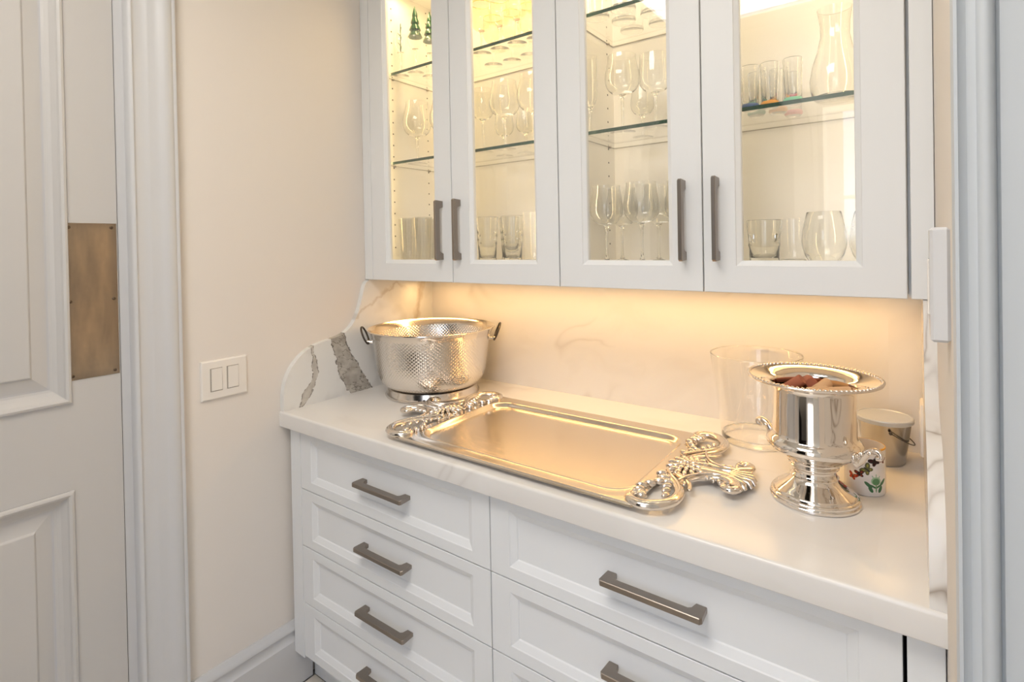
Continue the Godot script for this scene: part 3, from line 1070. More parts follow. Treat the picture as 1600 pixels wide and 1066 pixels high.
func tray_handle(h: Node3D, s: float) -> void:
	# local: +x outwards from the tray end, z along the end
	var base_y := 0.017
	# two big C-scrolls at the corners, with inner curls
	for k in [1.0, -1.0]:
		var sc := MB.new()
		var pts := spline([V(0.012, 0, k * 0.052), V(0.030, 0, k * 0.078), V(0.052, 0, k * 0.105), V(0.069, 0, k * 0.140), V(0.070, 0, k * 0.180), V(0.052, 0, k * 0.212), V(0.022, 0, k * 0.226), V(-0.003, 0, k * 0.216), V(-0.010, 0, k * 0.196), V(0.004, 0, k * 0.184), V(0.016, 0, k * 0.190)], 6)
		tapered(sc, pts, 0.007, 0.0135, 0.0075, base_y - 0.001, base_y + 0.001, 0.75)
		var P2 := []
		for p in pts:
			P2.append(p + V(0, base_y + 0.0085, 0))
		sc.tube(P2, [0.0032], 6)
		sc.blob(V(0.010, base_y + 0.004, k * 0.192), V(0.011, 0.008, 0.011), 12)
		put("corner_scroll", sc, M.silver_old, h)
		# leaf lobes between scroll and tray edge
		var lf := MB.new()
		for j in 6:
			var z := 0.070 + j * 0.020
			var x := 0.006 + 0.014 * sin(j * 1.1)
			lf.blob(V(x, base_y + 0.003, k * z), V(0.013, 0.008, 0.0062), 10, k * 0.5)
		for j in 5:
			var f := j / 4.0
			lf.blob(V(lerpf(0.024, 0.050, f), base_y + 0.002, k * lerpf(0.082, 0.165, f)), V(0.012, 0.007, 0.006), 10, k * (0.3 + f))
		lf.tube(spline([V(0.030, base_y, k * 0.048), V(0.048, base_y + 0.003, k * 0.066), V(0.072, base_y + 0.002, k * 0.088), V(0.080, base_y, k * 0.112)], 5), [0.008, 0.010, 0.010, 0.009, 0.009, 0.008, 0.008, 0.007, 0.006, 0.005], 8, 0.7)
		put("leaf_spray", lf, M.silver_old, h)
	# central flower: two rows of petals round a boss
	var fl := MB.new()
	for j in 14:
		var a := TAU * j / 14
		fl.blob(V(0.040 + 0.032 * cos(a), base_y + 0.004, 0.046 * sin(a)), V(0.015, 0.007, 0.0060), 10, -a)
	for j in 11:
		var a := TAU * (j + 0.3) / 11
		fl.blob(V(0.040 + 0.021 * cos(a), base_y + 0.0075, 0.029 * sin(a)), V(0.012, 0.006, 0.0055), 10, -a)
	for j in 8:
		var a := TAU * (j + 0.5) / 8
		fl.blob(V(0.040 + 0.013 * cos(a), base_y + 0.009, 0.016 * sin(a)), V(0.009, 0.006, 0.0048), 10, -a)
	fl.blob(V(0.040, base_y + 0.012, 0), V(0.007, 0.006, 0.007), 12)
	fl.blob(V(0.030, base_y - 0.006, 0), V(0.034, 0.010, 0.060), 20)
	put("flower", fl, M.silver_old, h)
	# neck: two S-scrolls ending in volutes, and a ribbed shell at the tip
	for k in [1.0, -1.0]:
		var ns := MB.new()
		var pts := spline([V(0.052, 0, k * 0.096), V(0.060, 0, k * 0.070), V(0.078, 0, k * 0.042), V(0.102, 0, k * 0.026), V(0.128, 0, k * 0.026), V(0.150, 0, k * 0.040), V(0.160, 0, k * 0.058), V(0.152, 0, k * 0.073), V(0.138, 0, k * 0.070), V(0.135, 0, k * 0.057), V(0.143, 0, k * 0.053)], 6)
		tapered(ns, pts, 0.006, 0.012, 0.006, base_y - 0.002, base_y + 0.004, 0.8)
		var P2 := []
		for p in pts:
			P2.append(p + V(0, base_y + 0.0095, 0))
		ns.tube(P2, [0.0028], 6)
		for j in 4:
			ns.blob(V(0.092 + j * 0.014, base_y + 0.002, k * (0.038 + 0.003 * j)), V(0.004, 0.006, 0.010), 8, k * 0.6)
		ns.blob(V(0.060, base_y, k * 0.086), V(0.006, 0.006, 0.014), 8, k * 0.3)
		put("volute", ns, M.silver_old, h)
	var sh := MB.new()
	for j in 7:
		var a := (j - 3) * 0.30
		var d := V(cos(a), 0, sin(a))
		sh.tube([V(0.118, base_y + 0.001, 0) + d * 0.004, V(0.118, base_y + 0.006, 0) + d * 0.03, V(0.118, base_y + 0.003, 0) + d * (0.052 + 0.006 * cos(a)), V(0.118, base_y - 0.006, 0) + d * (0.060 + 0.004 * cos(a))], [0.003, 0.0065, 0.0085, 0.005], 8, 0.8)
	sh.tube([V(0.040, base_y - 0.003, 0), V(0.07, base_y, 0), V(0.10, base_y + 0.001, 0), V(0.13, base_y + 0.001, 0)], [0.016, 0.020, 0.018, 0.014], 10, 0.5)
	put("shell_tip", sh, M.silver_old, h)

# ================================================================ urn with corks
func urn() -> void:
	var at := V(1.4985, YC, 0.402)
	var t := thing("wine_urn", "polished silver urn-shaped wine cooler with a wide beaded rim", "urn", at)
	var b := MB.new()
	var prof := [Vector2(0.0, 0.002), Vector2(0.070, 0.0), Vector2(0.0795, 0.0), Vector2(0.0820, 0.0025), Vector2(0.0820, 0.0065), Vector2(0.0800, 0.0085), Vector2(0.0795, 0.0105), Vector2(0.0800, 0.0130), Vector2(0.0785, 0.0155), Vector2(0.0760, 0.0165), Vector2(0.0752, 0.0185), Vector2(0.0740, 0.0210), Vector2(0.0715, 0.0225), Vector2(0.0665, 0.0265), Vector2(0.0580, 0.0325), Vector2(0.0500, 0.0385), Vector2(0.0445, 0.0440), Vector2(0.0425, 0.0475),
		Vector2(0.0440, 0.0485), Vector2(0.0445, 0.0505), Vector2(0.0428, 0.0520), Vector2(0.0405, 0.0545), Vector2(0.0392, 0.0600), Vector2(0.0400, 0.0650), Vector2(0.0418, 0.0680), Vector2(0.0452, 0.0690), Vector2(0.0458, 0.0712), Vector2(0.0440, 0.0728), Vector2(0.0445, 0.0745), Vector2(0.0480, 0.0775), Vector2(0.0515, 0.0800), Vector2(0.0520, 0.0825),
		Vector2(0.0570, 0.0860), Vector2(0.0660, 0.0920), Vector2(0.0750, 0.0985), Vector2(0.0825, 0.1050), Vector2(0.0870, 0.1110), Vector2(0.0882, 0.1165), Vector2(0.0868, 0.1215), Vector2(0.0830, 0.1265), Vector2(0.0785, 0.1300), Vector2(0.0765, 0.1325), Vector2(0.0762, 0.1400), Vector2(0.0762, 0.1800), Vector2(0.0764, 0.2240), Vector2(0.0775, 0.2300), Vector2(0.0800, 0.2340), Vector2(0.0850, 0.2375), Vector2(0.0950, 0.2405), Vector2(0.1100, 0.2445), Vector2(0.1170, 0.2465)]
	b.lathe(prof, 128)
	put("body", b, M.silver, t)
	var inn := MB.new()
	inn.lathe([Vector2(0.1170, 0.2500), Vector2(0.1130, 0.2497), Vector2(0.1000, 0.2462), Vector2(0.0880, 0.2430), Vector2(0.0800, 0.2395), Vector2(0.0762, 0.2350), Vector2(0.0745, 0.2280), Vector2(0.0740, 0.2100), Vector2(0.0740, 0.1500), Vector2(0.0700, 0.1400), Vector2(0.0, 0.1390)], 128)
	put("lining", inn, M.silver, t)
	var rim := MB.new()
	rim.lathe([Vector2(0.1165, 0.2465), Vector2(0.1195, 0.2455), Vector2(0.1220, 0.2470), Vector2(0.1228, 0.2490), Vector2(0.1215, 0.2508), Vector2(0.1190, 0.2510), Vector2(0.1165, 0.2500)], 128)
	var n := 84
	for k in n:
		var a := TAU * k / n
		rim.blob(V(0.1192 * cos(a), 0.2508, 0.1192 * sin(a)), V(0.0050, 0.0026, 0.0030), 8, -a + 0.7)
	put("beaded_rim", rim, M.silver_old, t)
	# handles: leafy scrolls rising from the shoulder on two sides
	for s in [1.0, -1.0]:
		var d: Vector3 = (V(0.93, 0, 0.37) * s).normalized()
		var sd: Vector3 = d.cross(Vector3.UP)
		var h := MB.new()
		var P := []
		for p in spline([V(0.080, 0.098, 0), V(0.090, 0.108, 0), V(0.097, 0.120, 0), V(0.105, 0.128, 0), V(0.116, 0.132, 0), V(0.124, 0.128, 0), V(0.124, 0.121, 0), V(0.117, 0.119, 0)], 5):
			P.append(d * p.x + V(0, p.y, 0))
		var R := []
		for i in P.size():
			R.append(lerpf(0.0085, 0.0040, float(i) / P.size()))
		h.tube(P, R, 10, 1.0, sd)
		for j in 5:
			var q := (j - 2) * 0.0085
			h.blob(d * (0.087 - absf(q) * 0.12) + sd * q + V(0, 0.104 + absf(q) * 0.5, 0), V(0.006, 0.0085, 0.005), 8, 0.4 * j)
		for j in 4:
			h.blob(d * (0.094 + j * 0.0075) + sd * (0.006 if j % 2 == 0 else -0.006) + V(0, 0.122 + j * 0.003, 0), V(0.006, 0.005, 0.005), 8)
		put("scroll_handle", h, M.silver_old, t)
	# wine corks heaped inside
	var ck := MB.new()
	ck.lathe([Vector2(0.0, -0.020), Vector2(0.0105, -0.020), Vector2(0.0115, -0.0185), Vector2(0.0112, 0.0), Vector2(0.0115, 0.0185), Vector2(0.0105, 0.020), Vector2(0.0, 0.020)], 18)
	var ckm := ck.mesh()
	var spots := [[-0.046, 0.034, 1.45, 0.4, 0], [-0.036, -0.012, 0.9, 1.5, 1], [-0.010, 0.044, 1.35, 0.1, 0], [0.010, 0.012, 1.5, 2.2, 0], [0.036, 0.040, 1.4, 0.5, 0], [0.046, 0.004, 1.5, 1.2, 1], [0.012, -0.038, 1.3, 2.7, 0], [-0.012, -0.050, 1.5, 0.3, 1], [0.044, -0.032, 1.5, 2.0, 0]]
	var cl := ["tan cork upright against the left of the urn's mouth", "reddish cork tilted at left inside the urn", "tan cork near the front lip of the urn", "tan cork lying in the middle of the urn's mouth", "tan cork at front right inside the urn", "dark reddish cork lying at the right inside the urn", "tan cork at the back of the urn's heap", "dark cork at the very back of the urn", "tan cork at back right inside the urn"]
	for i in spots.size():
		var p: Array = spots[i]
		var o := put("wine_cork", ckm, M.cork if p[4] == 0 else M.cork_dark, null, at + V(p[0], 0.221 + 0.006 * sin(i * 2.1), p[1]))
		o.rotation = V(p[2], p[3], 0)
		tag(o, cl[i], "cork", "corks heaped in the silver urn")

# ================================================================ right end of the worktop
func dot(im: Image, x: float, y: float, rx: float, ry: float, rot: float, c: Color) -> void:
	var m := int(maxf(rx, ry)) + 1
	for j in range(-m, m + 1):
		for i in range(-m, m + 1):
			var p := Vector2(i, j).rotated(-rot)
			if pow(p.x / rx, 2) + pow(p.y / ry, 2) <= 1.0:
				var px := int(x) + i
				var py := int(y) + j
				if px >= 0 and py >= 0 and px < im.get_width() and py < im.get_height():
					im.set_pixel(px, py, c)

func butterfly(im: Image, x: float, y: float, s: float, rot: float, c: Color, c2: Color) -> void:
	for k in [-1.0, 1.0]:
		var u := Vector2(k * 0.62, -0.38).rotated(rot) * s
		var l := Vector2(k * 0.45, 0.45).rotated(rot) * s
		dot(im, x + u.x, y + u.y, s * 0.72, s * 0.46, rot - k * 0.6, c)
		dot(im, x + l.x, y + l.y, s * 0.48, s * 0.36, rot + k * 0.7, c)
		dot(im, x + u.x * 1.05, y + u.y * 1.05, s * 0.30, s * 0.17, rot - k * 0.6, c2)
		dot(im, x + l.x, y + l.y, s * 0.18, s * 0.14, rot, c2)
	dot(im, x, y, s * 0.11, s * 0.75, rot, Color(0.12, 0.08, 0.07))

func right_corner() -> void:
	# printed beaker
	var im := Image.create(640, 256, false, Image.FORMAT_RGB8)
	im.fill(Color(0.91, 0.90, 0.89))
	var K := Color(0.13, 0.05, 0.05)
	var rd := Color(0.45, 0.10, 0.08)
	# u grows with the angle from +x towards +z; the side towards the camera is near u = 0.20
	for rep in 2:
		var o := 320.0 * rep
		var ux := func(f: float) -> float: return fposmod(f * 640.0 + o, 640.0)
		butterfly(im, ux.call(0.160), 62, 25, 0.5, K, Color(0.22, 0.05, 0.06))
		butterfly(im, ux.call(0.085), 55, 20, -0.4, rd, Color(0.16, 0.04, 0.05))
		butterfly(im, ux.call(0.222), 108, 27, 0.9, Color(0.38, 0.38, 0.22), Color(0.62, 0.60, 0.25))
		butterfly(im, ux.call(0.280), 138, 20, 0.2, Color(0.24, 0.10, 0.08), Color(0.62, 0.20, 0.12))
		butterfly(im, ux.call(0.335), 160, 20, -0.3, Color(0.66, 0.18, 0.08), Color(0.85, 0.35, 0.15))
		var gx: float = ux.call(0.150)
		var leaf := Color(0.24, 0.44, 0.30)
		for k in [[-42, 4, 26, 9, 0.7], [40, 18, 24, 9, -0.7], [-24, 40, 20, 10, 1.1], [28, 42, 18, 9, -1.0], [-14, 24, 22, 5, 0.5], [14, 26, 22, 5, -0.5], [-18, -26, 8, 3, 1.0], [18, -28, 8, 3, -1.0], [0, -34, 3, 9, 0.0]]:
			dot(im, gx + k[0], 172 + k[1], k[2], k[3], k[4], leaf if k[2] > 10 else Color(0.60, 0.74, 0.62))
		dot(im, gx, 168, 27, 22, 0, Color(0.62, 0.76, 0.62))
		dot(im, gx, 172, 20, 18, 0, Color(0.36, 0.56, 0.38))
		dot(im, gx, 205, 4, 24, 0, Color(0.45, 0.62, 0.45))
	var pm := mat(Color(1, 1, 1), 0.16)
	pm.albedo_texture = ImageTexture.create_from_image(im)
	var cup := thing("beaker", "white china beaker printed with butterflies and a green thistle", "beaker", V(1.579, YC, 0.300))
	var cb := MB.new()
	var first := 0
	cb.lathe([Vector2(0.0355, 0.001), Vector2(0.0370, 0.004), Vector2(0.0370, 0.0960)], 64)
	for i in cb.v.size():
		cb.uv[i] = Vector2(cb.uv[i].x, clampf(1.0 - (cb.v[i].y / 0.097), 0.0, 1.0))
	put("outer_wall", cb, pm, cup)
	var ci := MB.new()
	ci.lathe([Vector2(0.0370, 0.0960), Vector2(0.0366, 0.0972), Vector2(0.0350, 0.0972), Vector2(0.0340, 0.0950), Vector2(0.0335, 0.006), Vector2(0.0, 0.005)], 64)
	ci.lathe([Vector2(0.0, 0.0), Vector2(0.0340, 0.0), Vector2(0.0355, 0.001)], 64)
	put("inner_wall", ci, mat(Color(0.92, 0.90, 0.88), 0.15), cup)
	var gr := MB.new()
	gr.lathe([Vector2(0.0373, 0.0945), Vector2(0.0373, 0.0968), Vector2(0.0366, 0.0976), Vector2(0.0350, 0.0976)], 64)
	put("gilt_rim", gr, M.gold, cup)

	# lidded metal pail
	var pail := thing("metal_pail", "small lidded metal pail with a wire bail behind the urn", "pail", V(1.606, YC, 0.097))
	var pb := MB.new()
	pb.lathe([Vector2(0.0, 0.001), Vector2(0.0385, 0.0), Vector2(0.0405, 0.0015), Vector2(0.0412, 0.004), Vector2(0.0408, 0.006), Vector2(0.0420, 0.010), Vector2(0.0535, 0.0985), Vector2(0.0540, 0.1000)], 64)
	put("body", pb, M.galvanised, pail)
	var pl := MB.new()
	pl.lathe([Vector2(0.0545, 0.0965), Vector2(0.0572, 0.0970), Vector2(0.0580, 0.0990), Vector2(0.0575, 0.1035), Vector2(0.0582, 0.1055), Vector2(0.0570, 0.1080), Vector2(0.0545, 0.1085), Vector2(0.0530, 0.1065), Vector2(0.0, 0.1065)], 64)
	put("lid", pl, M.lid, pail)
	var bail := MB.new()
	var bp := []
	for k in 17:
		var a := PI * k / 16.0
		bp.append(V(0.058 * cos(a), 0.083 - 0.034 * sin(a), 0.0545 * sin(a) + 0.004).rotated(Vector3.UP, 1.75))
	bail.tube(bp, [0.0013], 6)
	for k in [0, 16]:
		bail.blob(bp[k], V(0.004, 0.004, 0.004), 8)
	put("wire_bail", bail, M.silver_dark, pail)

	# large plain glass vase behind the urn
	var gv := thing("glass_vase", "large clear glass vase standing behind the urn", "vase", V(1.327, YC + 0.0006, 0.119))
	var vb := MB.new()
	vb.lathe([Vector2(0.0, 0.0), Vector2(0.083, 0.0), Vector2(0.0865, 0.003), Vector2(0.0875, 0.010), Vector2(0.0960, 0.090), Vector2(0.1055, 0.170), Vector2(0.1125, 0.2265), Vector2(0.1118, 0.2280), Vector2(0.1098, 0.2280), Vector2(0.1090, 0.2265), Vector2(0.1020, 0.170), Vector2(0.0925, 0.090), Vector2(0.0840, 0.022), Vector2(0.0800, 0.016), Vector2(0.0, 0.0145)], 72)
	put("vessel", vb, M.crystal, gv)
	var vf := MB.new()
	vf.lathe([Vector2(0.0790, 0.0012), Vector2(0.0825, 0.0006), Vector2(0.0858, 0.004), Vector2(0.0862, 0.0125), Vector2(0.0835, 0.0180), Vector2(0.0800, 0.0150), Vector2(0.0790, 0.0012)], 72)
	put("base_ring", vf, M.stem_glass, gv)
	var vr := MB.new()
	vr.lathe([Vector2(0.1127, 0.2266), Vector2(0.1132, 0.2280), Vector2(0.1122, 0.2292), Vector2(0.1098, 0.2290), Vector2(0.1092, 0.2278), Vector2(0.1097, 0.2266), Vector2(0.1127, 0.2266)], 72)
	put("rim", vr, M.stem_glass, gv)

# ================================================================ glassware
func wine_glass(called: String, label: String, at: Vector3, h: float, rmax: float, rrim: float, bowl_h: float, foot: float, group: String, bowl_mat = null) -> Node3D:
	var t := thing(called, label, "wine glass", at, group)
	var y0 := h - bowl_h
	var b := MB.new()
	var p := []
	for k in 15:
		var f := k / 14.0
		# quarter-ellipse belly, then drawing in to the rim
		var r: float
		var fm := 0.42
		if f < fm:
			r = rmax * sqrt(maxf(0.0, 1.0 - pow(1.0 - f / fm, 2.2)))
		else:
			r = lerpf(rmax, rrim, smooth(0.0, 1.0, (f - fm) / (1.0 - fm)))
		p.append(Vector2(maxf(r, 0.003), y0 + bowl_h * f))
	if bowl_mat == null:
		for k in range(14, 0, -1):
			p.append(Vector2(maxf(p[k].x - 0.0010, 0.001), p[k].y + (0.0 if k > 6 else 0.0008)))
	b.lathe(p, 40)
	put("bowl", b, bowl_mat if bowl_mat else M.stem_glass, t)
	var st := MB.new()
	st.lathe([Vector2(0, 0), Vector2(foot, 0.0), Vector2(foot + 0.0005, 0.0012), Vector2(foot * 0.6, 0.0035), Vector2(foot * 0.2, 0.008), Vector2(0.0042, 0.018), Vector2(0.0036, y0 * 0.5), Vector2(0.0042, y0 - 0.010), Vector2(0.0075, y0), Vector2(0.012, y0 + 0.004), Vector2(0.0, y0 + 0.006)], 32)
	put("stem", st, M.stem_glass, t)
	return t

func tumbler(called: String, label: String, at: Vector3, h: float, rb: float, rt: float, group: String, gm: Material, cut := false, dots = null) -> Node3D:
	var t := thing(called, label, "glass", at, group)
	var m := MB.new()
	var base := 0.010 if not cut else 0.014
	var outer := []
	var nn := 12 if cut else 2
	outer.append(Vector2(0, 0)); outer.append(Vector2(rb - 0.002, 0)); outer.append(Vector2(rb, 0.002))
	for k in nn:
		var f := float(k + 1) / nn
		outer.append(Vector2(lerpf(rb, rt, f), lerpf(0.002, h - 0.001, f)))
	var inner := [Vector2(rt - 0.0008, h), Vector2(rt - 0.0018, h - 0.0005), Vector2(lerpf(rb, rt, 0.5) - 0.0030, h * 0.5), Vector2(rb - 0.0035, base + 0.004), Vector2(rb - 0.007, base), Vector2(0, base)]
	var hh := h
	var cutter := func(a: float, y: float, nrm: Vector2) -> float:
		if nrm.x < 0.3 or y > hh * 0.72 or y < 0.004:
			return 0.0
		var w1 := absf(fposmod(a * 9.0 / PI + y * 90.0, 2.0) - 1.0)
		var w2 := absf(fposmod(a * 9.0 / PI - y * 90.0, 2.0) - 1.0)
		return -0.0038 * (1.0 - minf(w1, w2))
	var seg := 72 if cut else 40
	m.lathe(outer, seg, Vector3.ZERO, cutter if cut else null)
	m.lathe(inner, seg)
	put("tumbler_wall", m, gm, t)
	if gm == M.crystal:
		var gb := MB.new()
		gb.lathe([Vector2(0, 0.0005), Vector2(rb - 0.003, 0.0005), Vector2(rb - 0.0008, 0.003), Vector2(rb - 0.0008, base - 0.002), Vector2(rb - 0.004, base - 0.0005), Vector2(0, base - 0.0005)], 40)
		put("glass_base", gb, M.stem_glass, t)
	if dots != null:
		var d := MB.new()
		d.lathe([Vector2(rb + 0.0004, 0.003), Vector2(rb + 0.0030, 0.006), Vector2(rb + 0.0032, 0.011), Vector2(rb + 0.0010, 0.015), Vector2(rb + 0.0002, 0.0155)], 40)
		put("coloured_foot", d, dots, t)
	return t

func tree_glass(label: String, at: Vector3, withtree: bool) -> void:
	var t := thing("festive_goblet", label, "goblet", at, "festive goblets on the top left shelf")
	var st := MB.new()
	st.lathe([Vector2(0, 0), Vector2(0.030, 0.0), Vector2(0.0305, 0.0015), Vector2(0.016, 0.004), Vector2(0.006, 0.009), Vector2(0.0038, 0.02), Vector2(0.0036, 0.07), Vector2(0.0060, 0.086), Vector2(0.013, 0.090), Vector2(0.0, 0.092)], 28)
	put("stem", st, M.stem_glass, t)
	var b := MB.new()
	b.lathe([Vector2(0.004, 0.088), Vector2(0.016, 0.093), Vector2(0.025, 0.104), Vector2(0.0295, 0.120), Vector2(0.0300, 0.140), Vector2(0.029, 0.152)], 32)
	put("bowl", b, M.bowl_glass, t)
	if withtree:
		var tr := MB.new()
		var ty := 0.135
		for k in 4:
			var r := 0.0275 - 0.0056 * k
			tr.lathe([Vector2(0.003, ty + k * 0.026 + 0.001), Vector2(r, ty + k * 0.026), Vector2(r * 0.85, ty + k * 0.026 + 0.010), Vector2(0.0035 if k < 3 else 0.0005, ty + k * 0.026 + 0.038)], 16, Vector3.ZERO, func(a: float, y: float, nn: Vector2) -> float: return 0.0016 * sin(a * 8.0))
		put("christmas_tree", tr, M.green_glass, t)
	else:
		var sp := MB.new()
		for k in 5:
			var y := 0.10 + k * 0.018
			sp.tube([V(0, y, 0.0), V(0.010 * (1 if k % 2 == 0 else -1), y + 0.012, 0.004)], [0.0022, 0.0010], 6)
		sp.tube([V(0, 0.095, 0), V(0.002, 0.20, 0)], [0.0022, 0.0014], 6)
		put("pine_sprig", sp, M.green_glass, t)

func glassware() -> void:
	var F := FLOOR_IN + 0.0005
	var S1 := SHELF_LOW + 0.0005
	var S2 := SHELF_HIGH + 0.0005
	# ---- left cabinet, bottom
	tumbler("highball_glass", "smoky straight highball glass nearest the left cabinet side", V(0.112, F, 0.215), 0.166, 0.030, 0.037, "smoky highball glasses", M.smoke)
	tumbler("highball_glass", "smoky highball glass beside the left cabinet door handle", V(0.196, F, 0.220), 0.166, 0.030, 0.037, "smoky highball glasses", M.smoke)
	tumbler("highball_glass", "smoky highball glass standing behind the other two", V(0.150, F, 0.105), 0.166, 0.030, 0.037, "smoky highball glasses", M.smoke)
	tumbler("cut_tumbler", "cut crystal tumbler at the left of the second glass door", V(0.500, F, 0.215), 0.152, 0.031, 0.038, "cut crystal tumblers in the left cabinet", M.cut_crystal, true)
	tumbler("cut_tumbler", "cut crystal tumbler in the middle of the second glass door", V(0.600, F, 0.205), 0.152, 0.031, 0.038, "cut crystal tumblers in the left cabinet", M.cut_crystal, true)
	tumbler("cut_tumbler", "cut crystal tumbler at the back behind the second glass door", V(0.520, F, 0.110), 0.152, 0.031, 0.038, "cut crystal tumblers in the left cabinet", M.cut_crystal, true)
	tumbler("plain_highball", "tall plain clear highball right of the cut tumblers", V(0.692, F, 0.222), 0.160, 0.029, 0.033, "", M.crystal)
	# ---- left cabinet, middle shelf
	wine_glass("balloon_glass", "big round balloon wine glass behind the first glass door", V(0.135, S1, 0.180), 0.235, 0.056, 0.042, 0.135, 0.036, "balloon glasses on the left middle shelf")
	wine_glass("balloon_glass", "balloon wine glass half hidden by the first door stile", V(0.265, S1, 0.165), 0.235, 0.056, 0.042, 0.135, 0.036, "balloon glasses on the left middle shelf")
	wine_glass("balloon_glass", "balloon wine glass at left behind the second glass door", V(0.482, S1, 0.205), 0.215, 0.040, 0.034, 0.105, 0.034, "balloon glasses on the left middle shelf")
	wine_glass("balloon_glass", "large balloon wine glass centred behind the second glass door", V(0.576, S1, 0.205), 0.225, 0.052, 0.040, 0.120, 0.036, "balloon glasses on the left middle shelf")
	wine_glass("balloon_glass", "balloon wine glass cut off by the second door's right stile", V(0.690, S1, 0.205), 0.225, 0.052, 0.040, 0.120, 0.036, "balloon glasses on the left middle shelf")
	wine_glass("cordial_glass", "short stemmed glass behind the large centre balloon glass", V(0.490, S1, 0.095), 0.150, 0.034, 0.030, 0.080, 0.030, "short stemmed glasses at the back")
	wine_glass("cordial_glass", "short stemmed glass at back right behind the second door", V(0.580, S1, 0.090), 0.150, 0.034, 0.030, 0.080, 0.030, "short stemmed glasses at the back")
	# ---- left cabinet, top shelf
	tree_glass("goblet topped by a green glass Christmas tree, nearer one", V(0.170, S2, 0.215), true)
	tree_glass("goblet topped by a green Christmas tree, farther back", V(0.180, S2, 0.148), true)
	tree_glass("goblet with a thin green pine sprig by the cabinet side", V(0.100, S2, 0.225), false)
	var gl := [[0.492, 0.215, "gilt amber goblet at the left front of the top shelf"], [0.565, 0.210, "gilt amber goblet in the front middle of the top shelf"], [0.640, 0.215, "gilt amber goblet third from the left on the top shelf"], [0.712, 0.210, "gilt amber goblet at the right front of the top shelf"], [0.450, 0.100, "gilt amber goblet at the back left of the top shelf"], [0.530, 0.095, "gilt amber goblet second in the back row of the top shelf"], [0.610, 0.100, "gilt amber goblet at the back right of the top shelf"]]
	for g in gl:
		var o := wine_glass("gilt_goblet", g[2], V(g[0], S2, g[1]), 0.170, 0.036, 0.034, 0.095, 0.032, "gilt amber goblets on the top shelf", M.amber_bowl)
		var rm := MB.new()
		rm.lathe([Vector2(0.0341, 0.1675), Vector2(0.0346, 0.1695), Vector2(0.0341, 0.1705), Vector2(0.0336, 0.1695)], 32)
		put("gilt_rim", rm, M.gold, o)
	# ---- right cabinet, bottom
	wine_glass("wine_glass", "clear wine glass at front left behind the third glass door", V(0.943, F, 0.205), 0.224, 0.0485, 0.041, 0.118, 0.036, "wine glasses behind the third glass door")
	wine_glass("wine_glass", "clear wine glass in front centre behind the third glass door", V(1.052, F, 0.205), 0.226, 0.0500, 0.042, 0.118, 0.036, "wine glasses behind the third glass door")
	wine_glass("wine_glass", "clear wine glass in the back row, left of centre, third door", V(0.945, F, 0.105), 0.224, 0.0485, 0.041, 0.118, 0.036, "wine glasses behind the third glass door")
	wine_glass("wine_glass", "clear wine glass in the back row, right of centre, third door", V(1.060, F, 0.100), 0.226, 0.0485, 0.041, 0.118, 0.036, "wine glasses behind the third glass door")
	wine_glass("wine_glass", "clear wine glass half hidden by the third door's right stile", V(1.165, F, 0.190), 0.224, 0.0485, 0.041, 0.118, 0.036, "wine glasses behind the third glass door")
	tumbler("cut_tumbler", "cut crystal tumbler behind the fourth glass door beside the handle", V(1.372, F, 0.215), 0.106, 0.034, 0.040, "", M.cut_crystal, true)
	tumbler("rocks_glass", "plain rounded tumbler between cut tumbler and stemless glass", V(1.425, F, 0.150), 0.110, 0.030, 0.036, "", M.crystal)
	# stemless wine glasses
	for q in [[1.499, 0.205, "stemless wine glass in the middle of the fourth glass door"], [1.592, 0.170, "stemless wine glass cut off by the fourth door's right stile"]]:
		var o := thing("stemless_glass", q[2], "glass", V(q[0], F, q[1]), "stemless wine glasses")
		var m := MB.new()
		m.lathe([Vector2(0.0, 0.001), Vector2(0.024, 0.0), Vector2(0.032, 0.006), Vector2(0.040, 0.020), Vector2(0.0455, 0.040), Vector2(0.0465, 0.056), Vector2(0.0445, 0.078), Vector2(0.040, 0.100), Vector2(0.0355, 0.120), Vector2(0.0350, 0.1205), Vector2(0.0342, 0.1200), Vector2(0.0385, 0.100), Vector2(0.0428, 0.078), Vector2(0.0448, 0.056), Vector2(0.0436, 0.040), Vector2(0.038, 0.021), Vector2(0.029, 0.009), Vector2(0.0, 0.006)], 48)
		put("vessel", m, M.stem_glass, o)
	# ---- right cabinet, middle shelf
	wine_glass("balloon_glass", "large balloon wine glass on the shelf behind the third door", V(0.995, S1, 0.195), 0.220, 0.050, 0.040, 0.115, 0.036, "")
	wine_glass("ringed_goblet", "goblet with a grey ringed stem behind the third door's right", V(1.094, S1, 0.195), 0.200, 0.045, 0.042, 0.105, 0.034, "")
	wine_glass("flute_glass", "slim champagne flute by the partition behind the third door", V(0.912, S1, 0.235), 0.225, 0.022, 0.021, 0.150, 0.030, "")
	wine_glass("cordial_glass", "short stemmed glass at the back behind the third door", V(1.010, S1, 0.085), 0.150, 0.036, 0.032, 0.085, 0.030, "")
	var sh := [[1.347, "tall shot glass with a blue foot behind the fourth door", M.blue_dot, 0.225], [1.391, "tall shot glass with an orange foot behind the fourth door", M.orange_dot, 0.222], [1.441, "tall shot glass with a pale green foot near the jug", M.green_dot, 0.222], [1.345, "tall shot glass with a teal foot in the second row", M.teal_dot, 0.150], [1.395, "tall shot glass with a yellow foot in the second row", M.orange_dot, 0.145], [1.420, "tall shot glass with a pink foot farthest back", M.pink_dot, 0.085]]
	for q in sh:
		tumbler("shot_glass", q[1], V(q[0], S1, q[3]), 0.108, 0.0185, 0.0215, "tall shot glasses with coloured feet", M.stem_glass, false, q[2])
	var jug := thing("glass_carafe", "big clear glass carafe at the right of the fourth door's shelf", "carafe", V(1.525, S1, 0.195))
	var jm := MB.new()
